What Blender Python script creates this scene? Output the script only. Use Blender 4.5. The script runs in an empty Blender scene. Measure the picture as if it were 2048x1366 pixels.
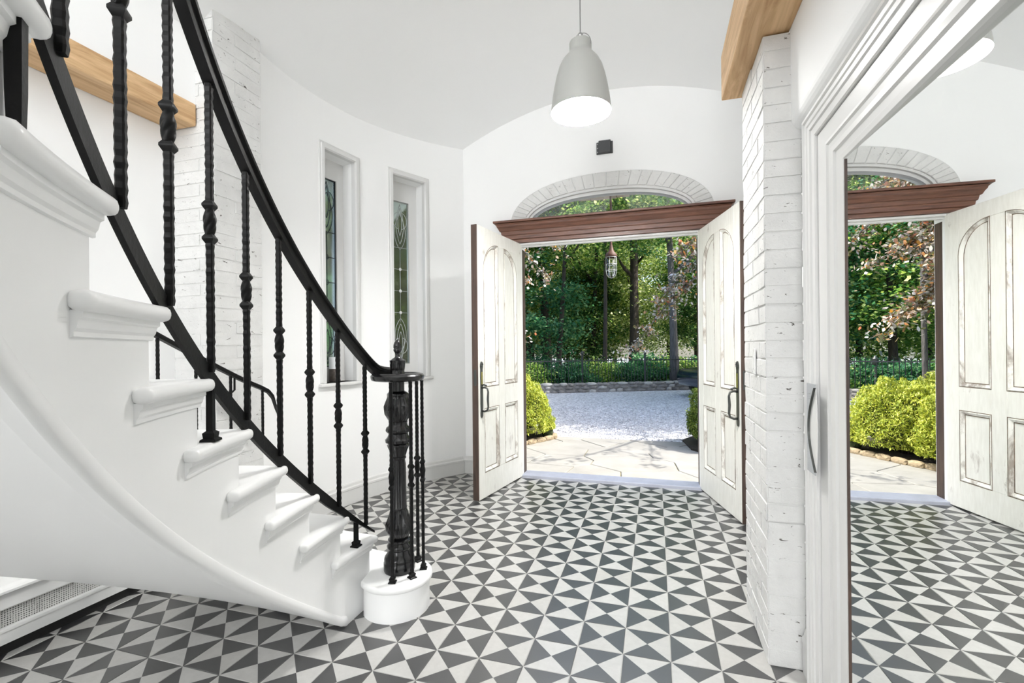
import bpy, bmesh, math, random
from mathutils import Vector, Matrix, noise

S = bpy.context.scene
COL = S.collection
R = math.radians
random.seed(7)

# ------------------------------------------------------------------ camera
CAM_F, CAM_YAW, CAM_ROLL = 943.72, -0.29444, -0.0094
CAM_P = Vector((0.74608, -1.91988, 1.34564))
cd = bpy.data.cameras.new('camera')
cd.sensor_width = 36.0
cd.lens = CAM_F / 2048.0 * 36.0
cd.shift_y = 13.8 / 2048.0
cd.clip_start = 0.02
cd.clip_end = 300
cam = bpy.data.objects.new('camera', cd)
COL.objects.link(cam)
_s, _c = math.sin(CAM_YAW), math.cos(CAM_YAW)
_rt, _fw, _up = Vector((_c, -_s, 0)), Vector((_s, _c, 0)), Vector((0, 0, 1))
_cr, _sr = math.cos(CAM_ROLL), math.sin(CAM_ROLL)
_r2 = _rt * _cr + _up * _sr
_u2 = -_rt * _sr + _up * _cr
cam.matrix_world = Matrix(((_r2.x, _u2.x, -_fw.x, CAM_P.x), (_r2.y, _u2.y, -_fw.y, CAM_P.y),
                           (_r2.z, _u2.z, -_fw.z, CAM_P.z), (0, 0, 0, 1)))
S.camera = cam

# ------------------------------------------------------------------ view, world, lights
S.view_settings.view_transform = 'Standard'
S.view_settings.look = 'None'
S.view_settings.gamma = 1.0
S.view_settings.use_curve_mapping = False
S.view_settings.exposure = 1.08
S.cycles.max_bounces = 10
S.cycles.diffuse_bounces = 7
S.cycles.glossy_bounces = 3
S.cycles.transmission_bounces = 4
S.cycles.transparent_max_bounces = 6
S.cycles.caustics_refractive = False

w = bpy.data.worlds.new('sky')
S.world = w
w.use_nodes = True
wn = w.node_tree
bg = wn.nodes['Background']
sky = wn.nodes.new('ShaderNodeTexSky')
sky.sky_type = 'NISHITA'
sky.sun_disc = False
sky.sun_elevation = R(52)
sky.sun_rotation = R(92)
sky.air_density = 1.0
sky.dust_density = 2.5
wn.links.new(sky.outputs[0], bg.inputs[0])
bg.inputs[1].default_value = 0.30


def sun_light(name, az, el, strength, col):
    l = bpy.data.lights.new(name, 'SUN')
    l.energy = strength
    l.angle = R(0.6)
    l.color = col
    o = bpy.data.objects.new(name, l)
    d = Vector((math.cos(R(az)) * math.cos(R(el)), math.sin(R(az)) * math.cos(R(el)), math.sin(R(el))))
    o.rotation_euler = d.to_track_quat('Z', 'Y').to_euler()
    o.location = d * 30
    COL.objects.link(o)


def area_light(name, loc, target, sx, sy, power, col=(1, 1, 1)):
    l = bpy.data.lights.new(name, 'AREA')
    l.shape = 'RECTANGLE'
    l.size, l.size_y = sx, sy
    l.energy = power
    l.color = col
    o = bpy.data.objects.new(name, l)
    o.location = loc
    o.rotation_euler = (Vector(loc) - Vector(target)).to_track_quat('Z', 'Y').to_euler()
    COL.objects.link(o)
    return o


sun_light('sun', -2, 52, 4.0, (1.0, 0.955, 0.88))
area_light('hall_back_fill', (0.1, -7.9, 3.3), (0.0, 1.0, 3.4), 2.8, 2.6, 132, (0.985, 0.992, 1.0))  # added fill light at the far end of the hall, no window there
area_light('overhead_fill', (0.2, -0.75, 4.8), (0.1, -0.65, 0), 2.4, 1.4, 10, (0.985, 0.992, 1.0))  # added fill light from above, no skylight in the ceiling


# ------------------------------------------------------------------ helpers
def tag(o, label=None, cat=None, group=None, kind=None):
    if label: o['label'] = label
    if cat: o['category'] = cat
    if group: o['group'] = group
    if kind: o['kind'] = kind
    return o


def empty(name, loc=(0, 0, 0), rz=0.0, label=None, cat=None, group=None, kind=None):
    o = bpy.data.objects.new(name, None)
    o.empty_display_size = 0.1
    o.location = loc
    o.rotation_euler = (0, 0, rz)
    COL.objects.link(o)
    return tag(o, label, cat, group, kind)


def link(name, me, parent=None, loc=None, rot=None, scale=None):
    o = bpy.data.objects.new(name, me)
    if loc is not None: o.location = loc
    if rot is not None: o.rotation_euler = rot
    if scale is not None: o.scale = scale
    if parent is not None: o.parent = parent
    COL.objects.link(o)
    return o


class MB:
    def __init__(s):
        s.v, s.f, s.m = [], [], []

    def add(s, vs, fs, m=0):
        n = len(s.v)
        s.v += [tuple(p) for p in vs]
        for f in fs:
            s.f.append(tuple(i + n for i in f))
            s.m.append(m)
        return s

    def hexa(s, p, m=0):   # p: 4 bottom, 4 top
        return s.add(p, [(3, 2, 1, 0), (4, 5, 6, 7), (0, 1, 5, 4), (1, 2, 6, 5), (2, 3, 7, 6), (3, 0, 4, 7)], m)

    def box(s, a, b, m=0):
        x0, y0, z0 = a
        x1, y1, z1 = b
        return s.hexa([(x0, y0, z0), (x1, y0, z0), (x1, y1, z0), (x0, y1, z0), (x0, y0, z1), (x1, y0, z1), (x1, y1, z1), (x0, y1, z1)], m)

    def rings(s, rings, closed=True, cap=True, m=0, loop=False):
        n = len(rings[0])
        vs = [p for r in rings for p in r]
        fs = []
        L = len(rings)
        for i in range(L if loop else L - 1):
            j = (i + 1) % L
            for k in range(n if closed else n - 1):
                q = (k + 1) % n
                fs.append((i * n + k, i * n + q, j * n + q, j * n + k))
        if cap and closed and not loop:
            fs.append(tuple(range(n - 1, -1, -1)))
            fs.append(tuple((L - 1) * n + k for k in range(n)))
        return s.add(vs, fs, m)

    def lathe(s, prof, c=(0, 0), seg=24, m=0, lobes=0, amp=0.0, twist=0.0):
        rr = []
        for i, pr in enumerate(prof):
            r, z = pr[0], pr[1]
            a = pr[2] if len(pr) > 2 else 0.0
            ring = []
            for k in range(seg):
                t = 2 * math.pi * k / seg
                q = r * (1 + a * math.cos(lobes * t + twist * z))
                ring.append((c[0] + q * math.cos(t), c[1] + q * math.sin(t), z))
            rr.append(ring)
        return s.rings(rr, m=m)

    def tube(s, pts, rad, seg=8, m=0, loop=False):
        P = [Vector(p) for p in pts]
        n = len(P)
        rad = rad if isinstance(rad, (list, tuple)) else [rad] * n
        rr = []
        up = None
        for i in range(n):
            if loop:
                t = (P[(i + 1) % n] - P[i - 1]).normalized()
            else:
                t = (P[min(i + 1, n - 1)] - P[max(i - 1, 0)]).normalized()
            if up is None:
                up = Vector((0, 0, 1)) if abs(t.z) < 0.9 else Vector((1, 0, 0))
            a = t.cross(up)
            if a.length < 1e-6: a = t.orthogonal()
            a.normalize()
            b = a.cross(t).normalized()
            up = b
            rr.append([tuple(P[i] + (a * math.cos(2 * math.pi * k / seg) + b * math.sin(2 * math.pi * k / seg)) * rad[i]) for k in range(seg)])
        return s.rings(rr, m=m, loop=loop)

    def prism(s, poly, z0, z1, m=0):   # poly xy list ccw
        n = len(poly)
        vs = [(p[0], p[1], z0) for p in poly] + [(p[0], p[1], z1) for p in poly]
        fs = [tuple(range(n - 1, -1, -1)), tuple(range(n, 2 * n))] + [(k, (k + 1) % n, n + (k + 1) % n, n + k) for k in range(n)]
        return s.add(vs, fs, m)

    def mesh(s, name, mats, smooth=False, bevel=0.0, seg=2, xf=None, auto=None):
        me = bpy.data.meshes.new(name)
        v = s.v if xf is None else [tuple(xf(p)) for p in s.v]
        me.from_pydata(v, [], s.f)
        mats = mats if isinstance(mats, (list, tuple)) else [mats]
        for q in mats: me.materials.append(q)
        if len(mats) > 1:
            me.polygons.foreach_set('material_index', s.m)
        bm = bmesh.new()
        bm.from_mesh(me)
        bmesh.ops.recalc_face_normals(bm, faces=bm.faces)
        if bevel > 0:
            bm.normal_update()
            ed = [e for e in bm.edges if len(e.link_faces) == 2 and e.calc_face_angle(0) > R(30)]
            bmesh.ops.bevel(bm, geom=ed, offset=bevel, segments=seg, profile=0.5, affect='EDGES', clamp_overlap=True)
        bm.to_mesh(me)
        bm.free()
        if smooth:
            me.polygons.foreach_set('use_smooth', [True] * len(me.polygons))
            if auto:
                me.set_sharp_from_angle(angle=R(auto))
        return me

    def obj(s, name, mats, parent=None, loc=None, rot=None, **k):
        return link(name, s.mesh(name, mats, **k), parent, loc, rot)


# ------------------------------------------------------------------ materials
def newmat(name):
    m = bpy.data.materials.new(name)
    m.use_nodes = True
    nt = m.node_tree
    return m, nt, nt.nodes['Principled BSDF']


def nd(nt, typ, **kw):
    n = nt.nodes.new(typ)
    for k, v in kw.items():
        if k in n.inputs.keys() if hasattr(n.inputs, 'keys') else False:
            n.inputs[k].default_value = v
        else:
            setattr(n, k, v)
    return n


def ramp(nt, fac, stops):
    r = nt.nodes.new('ShaderNodeValToRGB')
    e = r.color_ramp.elements
    while len(e) < len(stops): e.new(0.5)
    for i, (p, c) in enumerate(stops):
        e[i].position = p
        e[i].color = (*c, 1) if len(c) == 3 else c
    nt.links.new(fac, r.inputs[0])
    return r.outputs[0]


def noise_tex(nt, scale, detail=3, rough=0.5, coord='pos', stretch=None, dist=0.0):
    if coord == 'pos':
        g = nt.nodes.new('ShaderNodeNewGeometry').outputs['Position']
    else:
        g = nt.nodes.new('ShaderNodeTexCoord').outputs['Object']
    if stretch:
        mp = nt.nodes.new('ShaderNodeMapping')
        mp.inputs['Scale'].default_value = stretch
        nt.links.new(g, mp.inputs[0])
        g = mp.outputs[0]
    n = nt.nodes.new('ShaderNodeTexNoise')
    n.inputs['Scale'].default_value = scale
    n.inputs['Detail'].default_value = detail
    n.inputs['Roughness'].default_value = rough
    n.inputs['Distortion'].default_value = dist
    nt.links.new(g, n.inputs['Vector'])
    return n.outputs[0]


def bump(nt, b, h, strength=0.3, dist=0.01):
    n = nt.nodes.new('ShaderNodeBump')
    n.inputs['Strength'].default_value = strength
    n.inputs['Distance'].default_value = dist
    nt.links.new(h, n.inputs['Height'])
    nt.links.new(n.outputs[0], b.inputs['Normal'])


def mixc(nt, fac, a, b):
    n = nt.nodes.new('ShaderNodeMix')
    n.data_type = 'RGBA'
    for sock, v in ((n.inputs['Factor'], fac), (n.inputs['A'], a), (n.inputs['B'], b)):
        pass
    ins = [i for i in n.inputs if i.enabled]
    for i, v in zip(ins, (fac, a, b)):
        if isinstance(v, bpy.types.NodeSocket):
            nt.links.new(v, i)
        elif isinstance(v, (int, float)):
            i.default_value = v
        else:
            i.default_value = (*v, 1)
    return [o for o in n.outputs if o.enabled][0]


def plain(name, col, rough=0.5, metal=0.0, spec=0.5, var=0.0, nscale=8, bmp=0.0, bscale=40, stretch=None, bdist=0.004, coat=0.0):
    m, nt, b = newmat(name)
    b.inputs['Base Color'].default_value = (*col, 1)
    b.inputs['Roughness'].default_value = rough
    b.inputs['Metallic'].default_value = metal
    b.inputs['Specular IOR Level'].default_value = spec
    b.inputs['Coat Weight'].default_value = coat
    b.inputs['Coat Roughness'].default_value = 0.15
    if var > 0:
        n = noise_tex(nt, nscale, 4, 0.6, 'pos', stretch)
        lo = tuple(c * (1 - var) for c in col)
        hi = tuple(min(1, c * (1 + var * 0.6)) for c in col)
        nt.links.new(ramp(nt, n, [(0.3, lo), (0.7, hi)]), b.inputs['Base Color'])
    if bmp > 0:
        bump(nt, b, noise_tex(nt, bscale, 2, 0.6, 'pos', stretch), bmp, bdist)
    return m


M = {}
M['wall'] = plain('white wall paint', (0.89, 0.893, 0.89), 0.55, spec=0.3, bmp=0.06, bscale=25, bdist=0.003)
M['ceil'] = plain('white ceiling paint', (0.91, 0.914, 0.914), 0.6, spec=0.3)
M['trim'] = plain('white gloss trim', (0.68, 0.68, 0.67), 0.32)
M['stair'] = plain('white stair paint', (0.89, 0.893, 0.89), 0.3, bmp=0.05, bscale=9, bdist=0.006)
M['iron'] = plain('black wrought iron', (0.006, 0.006, 0.006), 0.40, spec=0.17, bmp=0.25, bscale=90, bdist=0.002)
M['newel'] = plain('black cast iron', (0.006, 0.006, 0.007), 0.22, spec=0.55)
M['chrome'] = plain('polished chrome', (0.55, 0.57, 0.60), 0.1, metal=1.0)
M['brass'] = plain('brass plate', (0.62, 0.55, 0.20), 0.25, metal=1.0)
M['gunmetal'] = plain('aged iron hardware', (0.10, 0.105, 0.10), 0.38, metal=0.8)
M['sensor'] = plain('dark grey plastic', (0.045, 0.047, 0.05), 0.45)
M['toe'] = plain('dark toe kick', (0.01, 0.01, 0.01), 0.7)
M['threshold'] = plain('bluish grey stone sill', (0.42, 0.44, 0.52), 0.45, var=0.08, nscale=14)
M['soil'] = plain('dark soil', (0.035, 0.026, 0.018), 0.95, var=0.4, nscale=20, bmp=0.8, bscale=30, bdist=0.03)
M['grout'] = plain('grey grout', (0.45, 0.45, 0.43), 0.8)
M['glass_dark'] = plain('car glass', (0.01, 0.012, 0.015), 0.05, spec=0.8)
M['carpaint'] = plain('dark blue car paint', (0.008, 0.014, 0.03), 0.2, spec=0.6, coat=1.0)
M['rubber'] = plain('tyre rubber', (0.012, 0.012, 0.012), 0.8)
M['bark'] = plain('grey brown bark', (0.055, 0.042, 0.032), 0.9, var=0.5, nscale=6, bmp=0.9, bscale=12, stretch=(3, 3, 0.6), bdist=0.05)
M['bark_grey'] = plain('pale grey bark', (0.13, 0.12, 0.115), 0.9, var=0.45, nscale=6, bmp=0.8, bscale=12, stretch=(3, 3, 0.6), bdist=0.04)
M['fence'] = plain('black fence iron', (0.015, 0.018, 0.02), 0.5)
M['rust'] = plain('rusty brown iron', (0.10, 0.045, 0.03), 0.6, var=0.3, nscale=30)
M['leadpaint'] = plain('pale wire cage', (0.6, 0.62, 0.62), 0.4, metal=0.4)
M['soffitwood'] = plain('weathered porch boards', (0.36, 0.30, 0.26), 0.7, var=0.3, nscale=10, stretch=(1, 12, 1))
M['came'] = plain('dark lead came', (0.03, 0.032, 0.035), 0.4, metal=0.5)
M['came_light'] = plain('pale lead came', (0.5, 0.52, 0.5), 0.35, metal=0.6)
M['gem'] = plain('white glass jewel', (0.85, 0.87, 0.87), 0.1)
M['lampwhite'] = plain('white enamel inner', (0.9, 0.9, 0.9), 0.4)
M['shade'] = plain('warm grey lamp shade', (0.40, 0.405, 0.385), 0.38)
M['wire'] = plain('grey steel wire', (0.35, 0.35, 0.35), 0.3, metal=0.9)
M['hinge'] = plain('steel hinge', (0.4, 0.4, 0.38), 0.35, metal=0.9)
M['exterior'] = plain('house outer render', (0.62, 0.6, 0.56), 0.9, var=0.05)
M['potwhite'] = plain('white pot glaze', (0.75, 0.78, 0.8), 0.25)
M['potbrown'] = plain('brown pot base', (0.09, 0.075, 0.065), 0.6, var=0.4, nscale=60)
M['reed'] = plain('black reed', (0.015, 0.015, 0.015), 0.7)
M['switch'] = plain('white switch plastic', (0.8, 0.8, 0.79), 0.3)


def mat_brick():
    m, nt, b = newmat('white painted brick')
    b.inputs['Roughness'].default_value = 0.5
    b.inputs['Specular IOR Level'].default_value = 0.35
    n1 = noise_tex(nt, 5, 4, 0.6)
    base = ramp(nt, n1, [(0.3, (0.64, 0.64, 0.63)), (0.7, (0.75, 0.75, 0.74))])
    n2 = noise_tex(nt, 22, 5, 0.65, 'pos', (1, 1, 2.6), 0.8)
    crack = ramp(nt, n2, [(0.65, (0, 0, 0)), (0.675, (1, 1, 1))])
    col = mixc(nt, crack, base, (0.09, 0.08, 0.07))
    nt.links.new(col, b.inputs['Base Color'])
    n3 = noise_tex(nt, 28, 6, 0.7)
    bump(nt, b, n3, 0.75, 0.008)
    return m


def mat_wood(name, dark, light, scale=3.0, stretch=(1, 12, 12), rough=0.5, knots=False):
    m, nt, b = newmat(name)
    b.inputs['Roughness'].default_value = rough
    n1 = noise_tex(nt, scale, 6, 0.62, 'pos', stretch, 1.2)
    col = ramp(nt, n1, [(0.3, dark), (0.68, light)])
    if knots:
        n2 = noise_tex(nt, 9, 4, 0.6)
        k = ramp(nt, n2, [(0.68, (0, 0, 0)), (0.78, (1, 1, 1))])
        col = mixc(nt, k, col, tuple(c * 0.35 for c in dark))
    nt.links.new(col, b.inputs['Base Color'])
    bump(nt, b, n1, 0.25, 0.003)
    return m


def mat_door(name, amount):
    m, nt, b = newmat(name)
    b.inputs['Roughness'].default_value = 0.42
    n1 = noise_tex(nt, 7, 6, 0.68, 'pos', (1, 1, 0.45), 0.5)
    n2 = noise_tex(nt, 30, 4, 0.6, 'pos', (1.5, 1.5, 0.25))
    base = ramp(nt, n2, [(0.3, (0.76, 0.75, 0.70)), (0.7, (0.85, 0.845, 0.80))])
    t = 0.72 - amount
    st = ramp(nt, n1, [(t, (0, 0, 0)), (t + 0.14, (0.75, 0.75, 0.75))])
    col = mixc(nt, st, base, (0.17, 0.12, 0.085))
    nt.links.new(col, b.inputs['Base Color'])
    bump(nt, b, n2, 0.15, 0.002)
    return m


def mat_tile(name, col, rough, spec):
    m, nt, b = newmat(name)
    oi = nt.nodes.new('ShaderNodeObjectInfo')
    n = noise_tex(nt, 30, 5, 0.65)
    c0 = ramp(nt, n, [(0.3, tuple(c * 0.93 for c in col)), (0.7, tuple(min(1, c * 1.05) for c in col))])
    r = ramp(nt, oi.outputs['Random'], [(0.0, (0.93, 0.92, 0.9)), (1.0, (1.0, 1.0, 1.0))])
    mx = nt.nodes.new('ShaderNodeMix')
    mx.data_type = 'RGBA'
    mx.blend_type = 'MULTIPLY'
    ins = [i for i in mx.inputs if i.enabled]
    ins[0].default_value = 1.0
    nt.links.new(c0, ins[1])
    nt.links.new(r, ins[2])
    nt.links.new([o for o in mx.outputs if o.enabled][0], b.inputs['Base Color'])
    b.inputs['Roughness'].default_value = rough
    b.inputs['Specular IOR Level'].default_value = spec
    b.inputs['IOR'].default_value = 1.72
    bump(nt, b, noise_tex(nt, 60, 3, 0.5), 0.06, 0.002)
    return m


def mat_leaf(name, stops, transl=0.45, rough=0.5, spec=0.3):
    m = bpy.data.materials.new(name)
    m.use_nodes = True
    nt = m.node_tree
    nt.nodes.clear()
    out = nt.nodes.new('ShaderNodeOutputMaterial')
    g = nt.nodes.new('ShaderNodeNewGeometry')
    col = ramp(nt, g.outputs['Random Per Island'], stops)
    p = nt.nodes.new('ShaderNodeBsdfPrincipled')
    p.inputs['Roughness'].default_value = rough
    p.inputs['Specular IOR Level'].default_value = spec
    t = nt.nodes.new('ShaderNodeBsdfTranslucent')
    nt.links.new(col, p.inputs['Base Color'])
    hs = nt.nodes.new('ShaderNodeHueSaturation')
    hs.inputs['Value'].default_value = 1.8
    hs.inputs['Saturation'].default_value = 1.1
    hs.inputs['Hue'].default_value = 0.48
    nt.links.new(col, hs.inputs['Color'])
    nt.links.new(hs.outputs[0], t.inputs['Color'])
    mx = nt.nodes.new('ShaderNodeMixShader')
    mx.inputs[0].default_value = transl
    nt.links.new(p.outputs[0], mx.inputs[1])
    nt.links.new(t.outputs[0], mx.inputs[2])
    nt.links.new(mx.outputs[0], out.inputs['Surface'])
    return m


def mat_glass(name, tint=(1, 1, 1), rough=0.0, frost=0.0):
    m = bpy.data.materials.new(name)
    m.use_nodes = True
    nt = m.node_tree
    nt.nodes.clear()
    out = nt.nodes.new('ShaderNodeOutputMaterial')
    tr = nt.nodes.new('ShaderNodeBsdfTransparent')
    tr.inputs[0].default_value = (*tint, 1)
    gl = nt.nodes.new('ShaderNodeBsdfGlossy')
    gl.inputs['Roughness'].default_value = 0.03
    lw = nt.nodes.new('ShaderNodeFresnel')
    lw.inputs[0].default_value = 1.45
    mx = nt.nodes.new('ShaderNodeMixShader')
    nt.links.new(lw.outputs[0], mx.inputs[0])
    if frost > 0:
        rf = nt.nodes.new('ShaderNodeBsdfRefraction')
        rf.inputs['IOR'].default_value = 1.05
        rf.inputs['Roughness'].default_value = 0.12
        rf.inputs[0].default_value = (*tint, 1)
        bp = nt.nodes.new('ShaderNodeBump')
        bp.inputs['Strength'].default_value = 0.6
        bp.inputs['Distance'].default_value = 0.01
        nt.links.new(noise_tex(nt, 60, 3, 0.6), bp.inputs['Height'])
        nt.links.new(bp.outputs[0], rf.inputs['Normal'])
        m2 = nt.nodes.new('ShaderNodeMixShader')
        m2.inputs[0].default_value = frost
        nt.links.new(tr.outputs[0], m2.inputs[1])
        nt.links.new(rf.outputs[0], m2.inputs[2])
        nt.links.new(m2.outputs[0], mx.inputs[1])
    else:
        nt.links.new(tr.outputs[0], mx.inputs[1])
    nt.links.new(gl.outputs[0], mx.inputs[2])
    nt.links.new(mx.outputs[0], out.inputs['Surface'])
    return m


def mat_emit(name, col, strength):
    m = bpy.data.materials.new(name)
    m.use_nodes = True
    nt = m.node_tree
    nt.nodes.clear()
    out = nt.nodes.new('ShaderNodeOutputMaterial')
    e = nt.nodes.new('ShaderNodeEmission')
    e.inputs[0].default_value = (*col, 1)
    e.inputs[1].default_value = strength
    nt.links.new(e.outputs[0], out.inputs['Surface'])
    return m


def mat_gravel():
    m, nt, b = newmat('pale gravel')
    b.inputs['Roughness'].default_value = 0.9
    g = nt.nodes.new('ShaderNodeNewGeometry').outputs['Position']
    v = nt.nodes.new('ShaderNodeTexVoronoi')
    v.inputs['Scale'].default_value = 28
    nt.links.new(g, v.inputs['Vector'])
    sep = nt.nodes.new('ShaderNodeSeparateColor')
    nt.links.new(v.outputs['Color'], sep.inputs[0])
    c = ramp(nt, sep.outputs[0], [(0.0, (0.24, 0.24, 0.255)), (0.5, (0.46, 0.46, 0.48)), (1.0, (0.66, 0.66, 0.68))])
    nt.links.new(c, b.inputs['Base Color'])
    inv = nt.nodes.new('ShaderNodeMath')
    inv.operation = 'SUBTRACT'
    inv.inputs[0].default_value = 1.0
    nt.links.new(v.outputs['Distance'], inv.inputs[1])
    bump(nt, b, inv.outputs[0], 0.9, 0.03)
    return m


def mat_perf():
    m, nt, b = newmat('perforated metal grille')
    b.inputs['Roughness'].default_value = 0.5
    g = nt.nodes.new('ShaderNodeNewGeometry').outputs['Position']
    v = nt.nodes.new('ShaderNodeTexVoronoi')
    v.inputs['Scale'].default_value = 105
    v.inputs['Randomness'].default_value = 0.12
    nt.links.new(g, v.inputs['Vector'])
    c = ramp(nt, v.outputs['Distance'], [(0.30, (0.03, 0.03, 0.03)), (0.38, (0.52, 0.52, 0.50))])
    nt.links.new(c, b.inputs['Base Color'])
    return m


M['brick'] = mat_brick()
M['beam'] = mat_wood('pale pine beam', (0.42, 0.24, 0.105), (0.72, 0.49, 0.27), 2.2, (9, 0.9, 9), 0.55, True)
M['walnut'] = mat_wood('dark stained wood', (0.07, 0.028, 0.018), (0.20, 0.085, 0.05), 3.0, (1.0, 16, 16), 0.35)
M['dooredge'] = mat_wood('brown door edge', (0.035, 0.022, 0.017), (0.10, 0.06, 0.045), 3, (8, 8, 0.8), 0.5)
M['door'] = mat_door('distressed white door paint', 0.08)
M['doormould'] = mat_door('worn white moulding paint', 0.235)
M['groove'] = plain('brown worn groove', (0.20, 0.145, 0.10), 0.7, var=0.6, nscale=25)
M['tile_dark'] = mat_tile('charcoal cement tile', (0.030, 0.030, 0.031), 0.36, 1.0)
M['tile_light'] = mat_tile('ivory cement tile', (0.48, 0.475, 0.46), 0.32, 0.7)
M['glass'] = mat_glass('clear window glass')
M['leadglass'] = mat_glass('rippled leaded glass', (0.93, 0.96, 0.93), frost=0.6)
M['mirror'] = plain('mirror silver', (0.93, 0.945, 0.935), 0.0, metal=1.0)
M['bulb'] = mat_emit('lit lamp diffuser', (1.0, 0.985, 0.96), 135.0)
M['gravel'] = mat_gravel()
M['perf'] = mat_perf()
M['flag'] = plain('cream flagstone', (0.25, 0.243, 0.222), 0.85, var=0.16, nscale=2.5, bmp=0.4, bscale=14, bdist=0.01)
M['joint'] = plain('mossy joint', (0.24, 0.21, 0.12), 0.95, var=0.4, nscale=9)
M['stone'] = plain('fieldstone', (0.20, 0.185, 0.17), 0.9, var=0.45, nscale=4, bmp=0.8, bscale=10, bdist=0.03)
M['stone_light'] = plain('pale fieldstone', (0.40, 0.38, 0.35), 0.9, var=0.35, nscale=4, bmp=0.8, bscale=10, bdist=0.03)
M['edging'] = plain('tan edging stone', (0.28, 0.22, 0.14), 0.9, var=0.35, nscale=12, bmp=0.7, bscale=20, bdist=0.02)
M['woodfloor'] = plain('leaf litter', (0.10, 0.10, 0.035), 0.95, var=0.5, nscale=1.2)
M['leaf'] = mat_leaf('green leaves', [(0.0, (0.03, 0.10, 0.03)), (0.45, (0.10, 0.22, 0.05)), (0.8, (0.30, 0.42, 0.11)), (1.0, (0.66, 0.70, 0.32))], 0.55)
M['leaf_sun'] = mat_leaf('sunlit yellow green leaves', [(0.0, (0.06, 0.14, 0.04)), (0.45, (0.20, 0.29, 0.08)), (0.8, (0.48, 0.54, 0.22)), (1.0, (0.95, 0.95, 0.75))], 0.55)  # sunlight on the far trees painted in as paler leaf colours
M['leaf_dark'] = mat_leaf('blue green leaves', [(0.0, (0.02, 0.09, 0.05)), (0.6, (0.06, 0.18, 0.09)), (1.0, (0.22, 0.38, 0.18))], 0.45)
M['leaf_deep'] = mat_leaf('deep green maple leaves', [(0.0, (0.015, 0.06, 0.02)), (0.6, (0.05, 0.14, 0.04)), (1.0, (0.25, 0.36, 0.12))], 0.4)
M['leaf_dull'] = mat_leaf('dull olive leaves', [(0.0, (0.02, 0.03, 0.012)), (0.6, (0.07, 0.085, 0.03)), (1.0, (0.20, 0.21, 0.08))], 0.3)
M['leaf_yew'] = mat_leaf('yellow green yew needles', [(0.0, (0.10, 0.15, 0.02)), (0.5, (0.30, 0.36, 0.05)), (1.0, (0.58, 0.60, 0.14))], 0.25)
M['leaf_yew_deep'] = mat_leaf('deep green yew needles', [(0.0, (0.04, 0.08, 0.015)), (0.5, (0.12, 0.19, 0.035)), (1.0, (0.30, 0.36, 0.09))], 0.25)
M['leaf_copper'] = mat_leaf('copper beech leaves', [(0.0, (0.05, 0.06, 0.03)), (0.3, (0.12, 0.13, 0.05)), (0.5, (0.24, 0.13, 0.08)), (0.62, (0.42, 0.41, 0.38)), (0.85, (0.55, 0.53, 0.50)), (0.93, (0.60, 0.36, 0.08)), (1.0, (0.55, 0.24, 0.12))], 0.3, 0.25, 0.8)  # pale silver stops paint glare into the leaf colour

# ================================================================== STRUCTURE
YW = 2.835            # front wall, inner face
FT = 0.16             # front wall thickness
DX0, DX1, DZ = -0.59, 1.14, 2.44   # door opening
WCX, WCY, WR = 0.925, 1.041, 2.804  # curved wall
WT = 0.30


def ceil_z(x, y):
    return 4.2 - 0.166 * (x - 0.3) ** 2 - 0.09 * (y - 1.0) ** 2


# ---------------------------------------------------------------- floor with tiles
def proj(p):
    v = Vector(p) - CAM_P
    d = v.dot(_fw)
    if d <= 0.05: return None
    return (1024 + CAM_F * v.dot(_r2) / d, 696.8 - CAM_F * v.dot(_u2) / d, d)


fm = MB()
fm.box((-2.6, -8.2, -0.10), (1.9, 2.83, -0.003))
floor = fm.obj('floor', M['grout'])
tag(floor, 'floor of black and ivory triangle patterned cement tiles', None, kind='structure')


def tile_geom(mb, cx, cy, lr, g=0.0012):
    a = 0.1 - g
    b = a - 0.0016
    z0, z1 = -0.006, 0.0
    v = [(cx - b, cy - b, z1), (cx + b, cy - b, z1), (cx + b, cy + b, z1), (cx - b, cy + b, z1), (cx, cy, z1),
         (cx - a, cy - a, -0.0016), (cx + a, cy - a, -0.0016), (cx + a, cy + a, -0.0016), (cx - a, cy + a, -0.0016),
         (cx - a, cy - a, z0), (cx + a, cy - a, z0), (cx + a, cy + a, z0), (cx - a, cy + a, z0)]
    mats = (1, 0, 1, 0) if lr else (0, 1, 0, 1)     # S E N W ; 0 dark 1 light
    for k in range(4):
        q = (k + 1) % 4
        n = len(mb.v)
        mb.add([v[k], v[q], v[4]], [(0, 1, 2)], mats[k])
        mb.add([v[k], v[q], v[5 + q], v[5 + k]], [(3, 2, 1, 0)], mats[k])
        mb.add([v[5 + k], v[5 + q], v[9 + q], v[9 + k]], [(3, 2, 1, 0)], mats[k])


def flat_mesh(mb, name, mats):
    me = bpy.data.meshes.new(name)
    me.from_pydata(mb.v, [], mb.f)
    for q in mats: me.materials.append(q)
    me.polygons.foreach_set('material_index', mb.m)
    me.update()
    return me


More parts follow.
